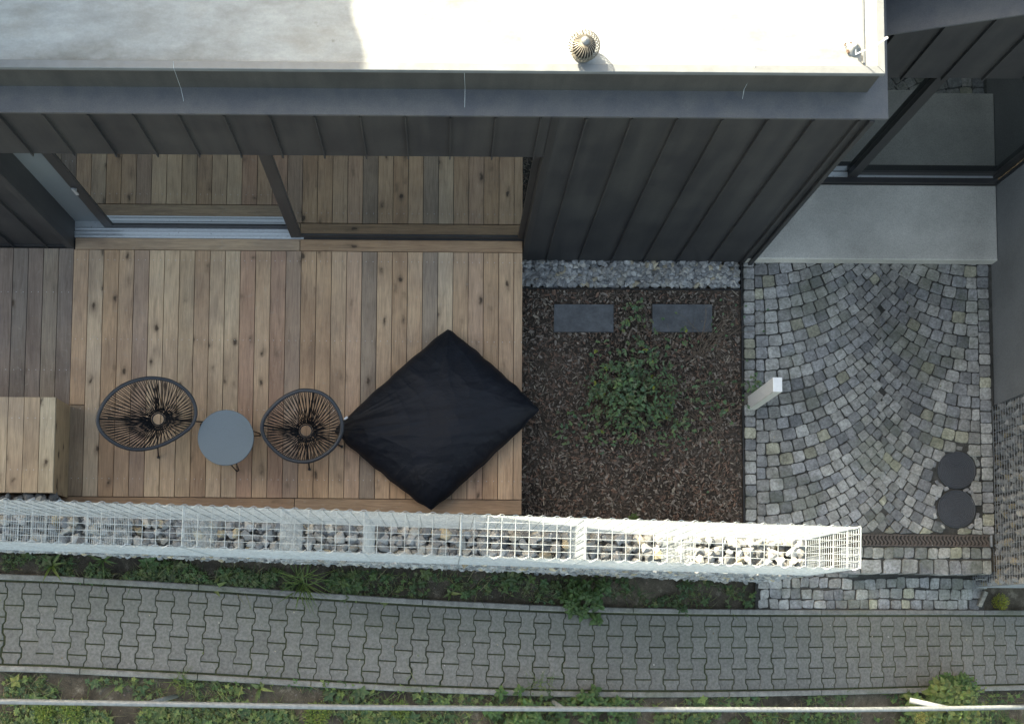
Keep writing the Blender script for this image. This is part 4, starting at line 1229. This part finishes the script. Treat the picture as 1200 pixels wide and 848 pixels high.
    mb = MB(); mb.tube(pts, .006, 5, closed=True); mb.build('seam', FABRIC, root, True)
    a = P(404, 492, ZD+.16); d = Vector((.032, .022, 0)); e = Vector((-.010, .016, 0))
    mb = MB(); mb.add([a, a+d, a+d+e, a+e, a+Vector((0, 0, .002)), a+d+Vector((0, 0, .002)), a+d+e+Vector((0, 0, .006)), a+e+Vector((0, 0, .006))], [(3, 2, 1, 0), (4, 5, 6, 7), (0, 1, 5, 4), (1, 2, 6, 5), (2, 3, 7, 6), (3, 0, 4, 7)])
    mb.build('label_tag', FABTAG, root)
beanbag()

# ------------------------------------------------------------------ railing along the bottom edge
rail = thing('railing', 'long galvanised pipe railing along the weedy slope at the bottom edge', 'railing', tuple(PP(600, 825)))
RH = .92
def PR(px, py): return PP(px, py, RH)
rl = [(-120, 819.5), (0, 821.3), (200, 824.5), (400, 828), (600, 829.8), (800, 830.8), (1000, 831), (1100, 829.8), (1200, 828), (1320, 826)]
mb = MB(); W = [PR(*p) for p in rl]; pts = []
for i in range(len(W)-1):
    for k in range(6): pts.append(W[i].lerp(W[i+1], k/6))
pts.append(W[-1]); mb.tube(pts, .022, 12); mb.build('rail', PIPE, rail, True)
for (px, py, bx_, by_) in ((173, 824, 203, 803), (660, 830, 640, 818), (1112, 829.5, 1064, 819.5)):
    a = PR(px, py); c = Vector((a.x, a.y, zpath(a.x)-.1))
    if px == 1112: a = P(1112, 830, a.z); c = P(1066, 820, a.z-.12)      # leaning short stay, its upper end shows
    mb = MB(); mb.tube([a-Vector((0, 0, .01)), c], .026 if px == 1112 else .019, 10); mb.build('post', PIPE, rail, True)

# ------------------------------------------------------------------ plants
def leaf_faces(mb, base, d, up, L, Wd, col, serr=False, fold=.25, droop=.3):
    d = d.normalized(); side = d.cross(up).normalized(); n = side.cross(d).normalized()
    prof_ = ((.0, .08), (.22, .8), (.45, 1.0), (.72, .62), (1.0, .02))
    vs = []; 
    for (t, wv) in prof_:
        c = base+d*(L*t)-n*(droop*L*t*t)
        vs += [c+side*(Wd*wv)+n*(fold*Wd*wv), c, c-side*(Wd*wv)+n*(fold*Wd*wv)]
    fs = []
    for i in range(len(prof_)-1):
        q = i*3; fs += [(q, q+1, q+4, q+3), (q+1, q+2, q+5, q+4)]
    mb.add(vs, fs, col)
def jitc(c, k=.25):
    v = random.uniform(1-k, 1+k); return (c[0]*v*random.uniform(.85, 1.2), c[1]*v, c[2]*v*random.uniform(.8, 1.2))
NETTLE = (.050, .105, .028); DARKG = (.042, .088, .030); BRIGHT = (.125, .185, .035); GRASSC = (.09, .15, .03); SHRUB = (.10, .185, .088)
def nettle_stem(mb, st, x, y, z, h, col, L=.06, tiers=6, lean=(0, 0)):
    top = Vector((x+lean[0], y+lean[1], z+h)); base = Vector((x, y, z))
    st.tube([base, base.lerp(top, .5)+Vector((random.uniform(-.01, .01), random.uniform(-.01, .01), 0)), top], .0025, 4, (.08, .10, .04))
    a0 = random.uniform(0, 6.3)
    for k in range(tiers):
        u = .25+.75*(k+1)/tiers; c = base.lerp(top, u); l = L*(1.15-.75*((k+1)/tiers)**2)
        for j in range(2):
            a = a0+k*math.pi/2+j*math.pi+random.gauss(0, .15)
            d = Vector((math.cos(a), math.sin(a), random.uniform(-.15, .25)))
            leaf_faces(mb, c+d*.006, d, Vector((0, 0, 1)), l, l*.30, jitc(col, .22), droop=.25)
def plant(name, label, cat, px, py, r, n, h, col, L=.06, tiers=6, zf=PP, group=None, seed=None, trans=1.0):
    c = zf(px, py); t = thing(name, label, cat, tuple(c), group)
    mb = MB(); st = MB()
    for i in range(n):
        a = random.uniform(0, 6.3); q = r*math.sqrt(random.random())
        x = c.x+math.cos(a)*q; y = c.y+math.sin(a)*q*trans; z = zf(px, py).z if zf is not PP else zpath(x)-.05
        k = 1-.5*(q/r)**2 if r > 0 else 1
        nettle_stem(mb, st, x, y, z, h*k*random.uniform(.7, 1.1), col, L*random.uniform(.8, 1.15), tiers, (math.cos(a)*q*.3, math.sin(a)*q*.3))
    mb.build('foliage', LEAF, t); st.build('stem', LEAF, t); return t
def rosette(name, label, cat, px, py, n, L, Wd, col, zf=PP, rise=.5, group=None, dz=0.0):
    c = zf(px, py)+Vector((0, 0, dz)); t = thing(name, label, cat, tuple(c), group); mb = MB()
    for i in range(n):
        a = 2*math.pi*i/n+random.gauss(0, .5); d = Vector((math.cos(a), math.sin(a), rise*random.uniform(.3, 2.6)))
        leaf_faces(mb, c-Vector((0, 0, .03))+(Vector((random.gauss(0, .045), random.gauss(0, .03), 0)) if n > 40 else Vector((0, 0, 0))), d, Vector((0, 0, 1)), L*random.uniform(.45, 1.15), Wd*random.uniform(.7, 1.2), jitc(col), droop=random.uniform(.2, .9))
    mb.build('foliage', LEAF, t); st = MB(); st.tube([c-Vector((0, 0, .06)), c], .004, 5, (.08, .09, .04)); st.build('stem', LEAF, t); return t
def tuft(name, label, cat, px, py, n, L, r, col, zf=PP, dz=-.04, fine=True):
    """feathery low plant: many tiny leaves spread through a dome"""
    c = zf(px, py)+Vector((0, 0, dz)); t = thing(name, label, cat, tuple(c)); mb = MB(); st = MB()
    for i in range(n):
        a = random.uniform(0, 6.3); ph_ = math.acos(random.uniform(.15, 1)); q = r*random.uniform(.5, 1.05)
        d = Vector((math.cos(a)*math.sin(ph_), math.sin(a)*math.sin(ph_), math.cos(ph_)*.8))
        p = c+d*q; d2 = (d+Vector((random.gauss(0, .6), random.gauss(0, .6), random.gauss(0, .4)))).normalized()
        leaf_faces(mb, p, d2, Vector((0, 0, 1)) if abs(d2.z) < .95 else Vector((1, 0, 0)), L*random.uniform(.7, 1.3), L*.22, jitc(col))
    for i in range(14):
        a = random.uniform(0, 6.3); st.tube([c, c+Vector((math.cos(a)*r*.6, math.sin(a)*r*.6, r*.6))], .002, 4, (.09, .12, .04))
    mb.build('foliage', LEAF, t); st.build('stem', LEAF, t)
plant('nettle_clump', 'big dark nettle clump leaning over the kerb midway along the wire wall', 'nettle', 690, 702, .21, 24, .32, NETTLE, .062, 6, trans=.75)
plant('nettle_clump', 'broad nettle clump behind the railing below the middle of the footpath', 'nettle', 612, 838, .30, 34, .34, (.060, .125, .034), .065, 6, trans=.7)
plant('nettle_clump', 'nettle clump behind the railing just right of the middle post', 'nettle', 700, 834, .24, 24, .32, (.055, .115, .032), .062, 6, trans=.7)
plant('nettle_clump', 'tall nettle clump reaching over the kerb at the lower right', 'nettle', 1112, 808, .20, 22, .45, (.058, .12, .034), .065, 6, trans=.6)
plant('nettle_clump', 'sunlit pale nettle shoots under the rail at the lower right corner', 'nettle', 1100, 823, .36, 34, .85, (.12, .17, .05), .085, 5, trans=.4)
plant('nettle_clump', 'small nettle patch against the wire wall near its right end', 'nettle', 800, 702, .16, 10, .15, DARKG, .04, 4, trans=.7)
plant('leafy_weed', 'small green seedling cluster in the bark close to the wire wall', 'weed', 741, 607, .05, 6, .06, (.085, .15, .03), .03, 3, lambda a, b_: P(a, b_, 0))
rosette('grass_tuft', 'long-leaved grassy tuft spilling over the kerb left of centre', 'grass', 352, 682, 80, .24, .0042, (.085, .135, .032), rise=.6)
rosette('dandelion', 'pale dandelion rosette on the kerb below the wire wall at left', 'dandelion', 250, 688, 8, .12, .017, (.13, .17, .055), rise=.4)
rosette('grass_tuft', 'spiky grass tuft growing at the lower kerb left of the railing post', 'grass', 212, 800, 46, .16, .0032, (.09, .14, .035), rise=1.1)
rosette('leafy_weed', 'upright broad-leaved weed below the lower kerb at left', 'weed', 304, 806, 9, .13, .016, (.10, .155, .05), rise=.9)
rosette('leafy_weed', 'broad-leaved weed with long bent stalks against the wire wall at far left', 'weed', 60, 662, 9, .15, .012, (.075, .125, .03), rise=.8)
rosette('leafy_weed', 'star-shaped weed rosette against the wire wall between far left and centre', 'weed', 172, 659, 9, .10, .026, (.06, .12, .035), rise=.6)
rosette('leafy_weed', 'arching weed with strap leaves against the wire wall left of the star-shaped one', 'weed', 120, 656, 10, .16, .008, (.085, .135, .04), rise=.8)
rosette('leafy_weed', 'yellowish wilted seedling just above the kerb near the middle', 'weed', 528, 695, 6, .10, .013, (.14, .17, .06), rise=.9)
rosette('leafy_weed', 'leafy rosette in dark soil under the lit part of the wire wall', 'weed', 598, 680, 9, .13, .017, (.065, .10, .03), rise=.6)
rosette('grass_tuft', 'pale grass tuft at the lower kerb just above the broad nettle clump', 'grass', 632, 800, 48, .14, .0032, (.10, .15, .05), rise=1.0)
tuft('feathery_herb', 'bright green feathery herb mound nearest the lower left corner', 'herb', 50, 836, 480, .022, .10, BRIGHT)
tuft('feathery_herb', 'bright green feathery herb mound just right of the corner one', 'herb', 84, 835, 520, .022, .11, BRIGHT)
tuft('feathery_herb', 'bright green feathery herb mound below the rail left of centre', 'herb', 371, 838, 560, .022, .12, (.115, .175, .032))
tuft('feathery_herb', 'bright green feathery herb mound right of the stacked leaves below the rail', 'herb', 468, 834, 420, .022, .10, (.10, .16, .03))
tuft('yellow_flower_clump', 'yellow-green flowering clump beside the wire basket at lower right', 'flowering plant', 1174, 705, 420, .016, .085, (.24, .26, .03))
tuft('yellow_flower_clump', 'sunlit pale yellow flower head under the rail at lower right', 'flowering plant', 1062, 838, 260, .016, .06, (.30, .30, .09), dz=.35)
# ground cover (uncountable)
def cover(name, label, zones, n, Ls, cols, dens=None):
    mb = MB()
    for i in range(n):
        z_ = random.choice(zones); px = random.uniform(z_[0], z_[1]); u = random.random(); py = z_[2]+(z_[3]-z_[2])*u+(px-z_[0])/(z_[1]-z_[0])*z_[4]
        if noise.noise(Vector((px*.018, py*.03, 2)))+.42*noise.noise(Vector((px*.06, py*.06, 7))) < (dens if dens is not None else -.05): continue
        c = PP(px, py); c.z = zpath(c.x)-.05
        if c.y < curve_pt(c.x) and c.y > curve_pt(c.x)-PW: continue
        k = random.random()
        L = random.uniform(*Ls); hh = random.uniform(.01, .06)
        a = random.uniform(0, 6.3); col = jitc(random.choice(cols), .35)
        if random.random() < .12: L *= 2.2
        if k < .55:                       # blade
            for j in range(3):
                d = Vector((math.cos(a+j*1.9), math.sin(a+j*1.9), random.uniform(.3, 1.6))); leaf_faces(mb, c, d, Vector((0, 0, 1)), L*random.uniform(1.2, 3), .0026, jitc(random.choice((col, col, (.15, .15, .07)))), droop=.6)
        else:
            for j in range(random.choice((3, 4, 5))):
                aa = a+j*1.35; d = Vector((math.cos(aa), math.sin(aa), .2)); leaf_faces(mb, c+Vector((0, 0, hh)), d, Vector((0, 0, 1)), L*.8, L*.27, col)
    tag(mb.build(name, LEAF), label, 'ground cover', kind='stuff')
cover('weeds', 'low dark weeds growing in the soil strip under the wire wall', [(0, 420, 648, 676, 24), (100, 420, 654, 676, 18), (400, 890, 668, 708, 8)], 4800, (.012, .036), [DARKG, (.045, .09, .025), (.07, .11, .03), (.09, .12, .045)], .02)
cover('weeds', 'low weeds and moss covering the slope below the footpath', [(0, 500, 792, 868, 8), (0, 500, 828, 872, 6), (0, 1200, 836, 872, 0), (450, 1200, 812, 868, 0)], 13500, (.012, .040), [DARKG, (.05, .10, .03), (.085, .14, .035), (.12, .17, .05)], -.12)
# pebbles and clods in the soil
mb = MB()
for i in range(900):
    px = random.uniform(0, 1200); py = random.choice((random.uniform(650, 705), random.uniform(790, 850)))
    c = PP(px, py)
    if c.x > GE.x-1.1 and c.y > curve_pt(c.x): continue
    if c.y > gab_y(c.x)-.16 or (curve_pt(c.x)-PW-.06 < c.y < curve_pt(c.x)+.06): continue
    add_rock(mb, (c.x, c.y, zpath(c.x)-.05), random.uniform(.004, .016), jitc((.13, .11, .085), .3))
tag(mb.build('soil_clods', ROCK), 'small stones and clods scattered in the soil beside the footpath', 'soil', kind='stuff')

mb = MB()
for i in range(150):
    px = random.uniform(0, 1200); py = random.uniform(670, 812); c = PP(px, py)
    if i % 3 == 0: c = P(random.uniform(880, 1160), random.uniform(315, 700), 0)
    zz = zpath(c.x) if i % 3 else .0
    if i % 3 and not (curve_pt(c.x)-PW < c.y < curve_pt(c.x)): continue
    L_ = random.uniform(.006, .022)
    leaf_faces(mb, Vector((c.x, c.y, zz+.006)), Vector((random.gauss(0, 1), random.gauss(0, 1), .05)), Vector((0, 0, 1)), L_, L_*.3, random.choice(((.30, .27, .20), (.14, .10, .06), (.36, .35, .32), (.10, .13, .04))), droop=.1)
tag(mb.build('leaf_litter', LEAF), 'small dry leaf scraps and crumbs scattered on footpath and cobbles', 'leaf litter', kind='stuff')
# shrub in the bark bed
def shrub():
    c0 = P(745, 465, 0); t = thing('garden_shrub', 'loose green leafy shrub sprawling over the bark bed', 'shrub', tuple(c0))
    mb = MB(); st = MB()
    blobs = [(740, 470, 50, 36, .32, 480), (728, 450, 36, 30, .32, 180), (755, 425, 34, 30, .32, 120), (742, 372, 14, 34, .22, 45), (815, 470, 34, 40, .28, 60), (682, 500, 40, 26, .18, 60), (770, 508, 46, 22, .2, 80), (885, 450, 9, 14, .38, 22), (860, 470, 20, 28, .3, 22), (705, 430, 30, 40, .2, 30), (780, 395, 30, 26, .2, 20), (745, 490, 80, 50, .15, 60)]
    for (px, py, rx, ry, h, n) in blobs:
        for i in range(n):
            a = random.uniform(0, 6.3); q = math.sqrt(random.random())**1.2
            if noise.noise(Vector((px+rx*q*math.cos(a), py+ry*q*math.sin(a), 0))*.09) < -.22: continue
            hh = h*(1-q*q*.75)*random.uniform(.35, 1.05)+.03
            p = P(px+rx*q*math.cos(a), py+ry*q*math.sin(a), hh)
            if p.x < P(616, 450, 0).x: continue
            if i % 6 == 0: st.tube([c0+Vector((random.uniform(-.05, .05), random.uniform(-.05, .05), 0)), c0.lerp(p, .5)+Vector((0, 0, .08)), p], .0022, 3, (.10, .075, .05))
            col = jitc(random.choice((SHRUB, (.12, .21, .09), (.075, .14, .072), (.15, .20, .10))), .25)
            if random.random() < .02: col = (.22, .26, .04)
            d = Vector((math.cos(a), math.sin(a), random.uniform(-.2, .5)))
            for j in range(3):         # trifoliate sprays
                aa = a+(j-1)*.95+random.gauss(0, .2); dd = Vector((math.cos(aa), math.sin(aa), random.uniform(-.2, .25)))
                leaf_faces(mb, p, dd, Vector((random.gauss(0, .25), random.gauss(0, .25), 1)).normalized(), random.uniform(.013, .042), random.uniform(.006, .014), col, droop=.25)
    for i in range(46):
        a = random.uniform(0, 6.3); L_ = random.uniform(.3, .62); e_ = c0+Vector((math.cos(a)*L_, math.sin(a)*L_*.8, random.uniform(.06, .3)))
        if e_.x < P(616, 450, 0).x: continue
        m_ = c0.lerp(e_, .5)+Vector((random.gauss(0, .03), random.gauss(0, .03), .12)); st.tube([c0, m_, e_], [.0028, .002, .0012], 4, (.12, .10, .06))
        for k in range(9):
            u_ = random.uniform(.35, 1); q_ = c0.lerp(m_, u_*2) if u_ < .5 else m_.lerp(e_, u_*2-1)
            aa = a+random.choice((-1, 1))*random.uniform(.5, 1.3); leaf_faces(mb, q_, Vector((math.cos(aa), math.sin(aa), .1)), Vector((0, 0, 1)), random.uniform(.012, .028), random.uniform(.005, .009), jitc(SHRUB))
    mb.build('foliage', LEAF, t); st.build('stem', LEAF, t)
shrub()
def twigs(label, px0, py0, n, spread, h):
    c0 = P(px0, py0, 0); t = thing('dry_shrub', label, 'shrub', tuple(c0)); st = MB(); mb = MB()
    for i in range(n):
        a = random.gauss(spread[0], spread[1]); L = random.uniform(.25, .62); p = c0+Vector((random.uniform(-.06, .06), random.uniform(-.06, .06), 0)); pts = [p]
        d = Vector((math.cos(a), math.sin(a), random.uniform(.5, 1.0)*h)).normalized()
        for k in range(5):
            d = (d+Vector((random.gauss(0, .14), random.gauss(0, .14), -.1))).normalized(); p = p+d*L/5
            if p.z < .01: p.z = .01
            pts.append(p)
            if random.random() < .75:
                d2 = (d+Vector((random.gauss(0, .7), random.gauss(0, .7), .1))).normalized(); q = p+d2*random.uniform(.05, .16); st.tube([p, p.lerp(q, .5)+Vector((0, 0, .01)), q], .0012, 3, (.20, .16, .12))
                if random.random() < .3: leaf_faces(mb, q, d2, Vector((0, 0, 1)), .03, .011, jitc(SHRUB))
        st.tube(pts, [.003, .0027, .0024, .002, .0017, .0012], 4, (.17, .13, .10))
    st.build('stem', CHIP, t); mb.build('foliage', LEAF, t)
twigs('thin leafless twiggy shrub between the leafy shrub and the cobbles', 820, 415, 26, (.6, 1.5), .7)
twigs('sparse dry twigs lying at the right end of the bark bed near the pillar', 838, 500, 12, (0, 2.0), .5)
print('objects', len(bpy.data.objects), 'tris', sum(len(m.polygons) for m in bpy.data.meshes))
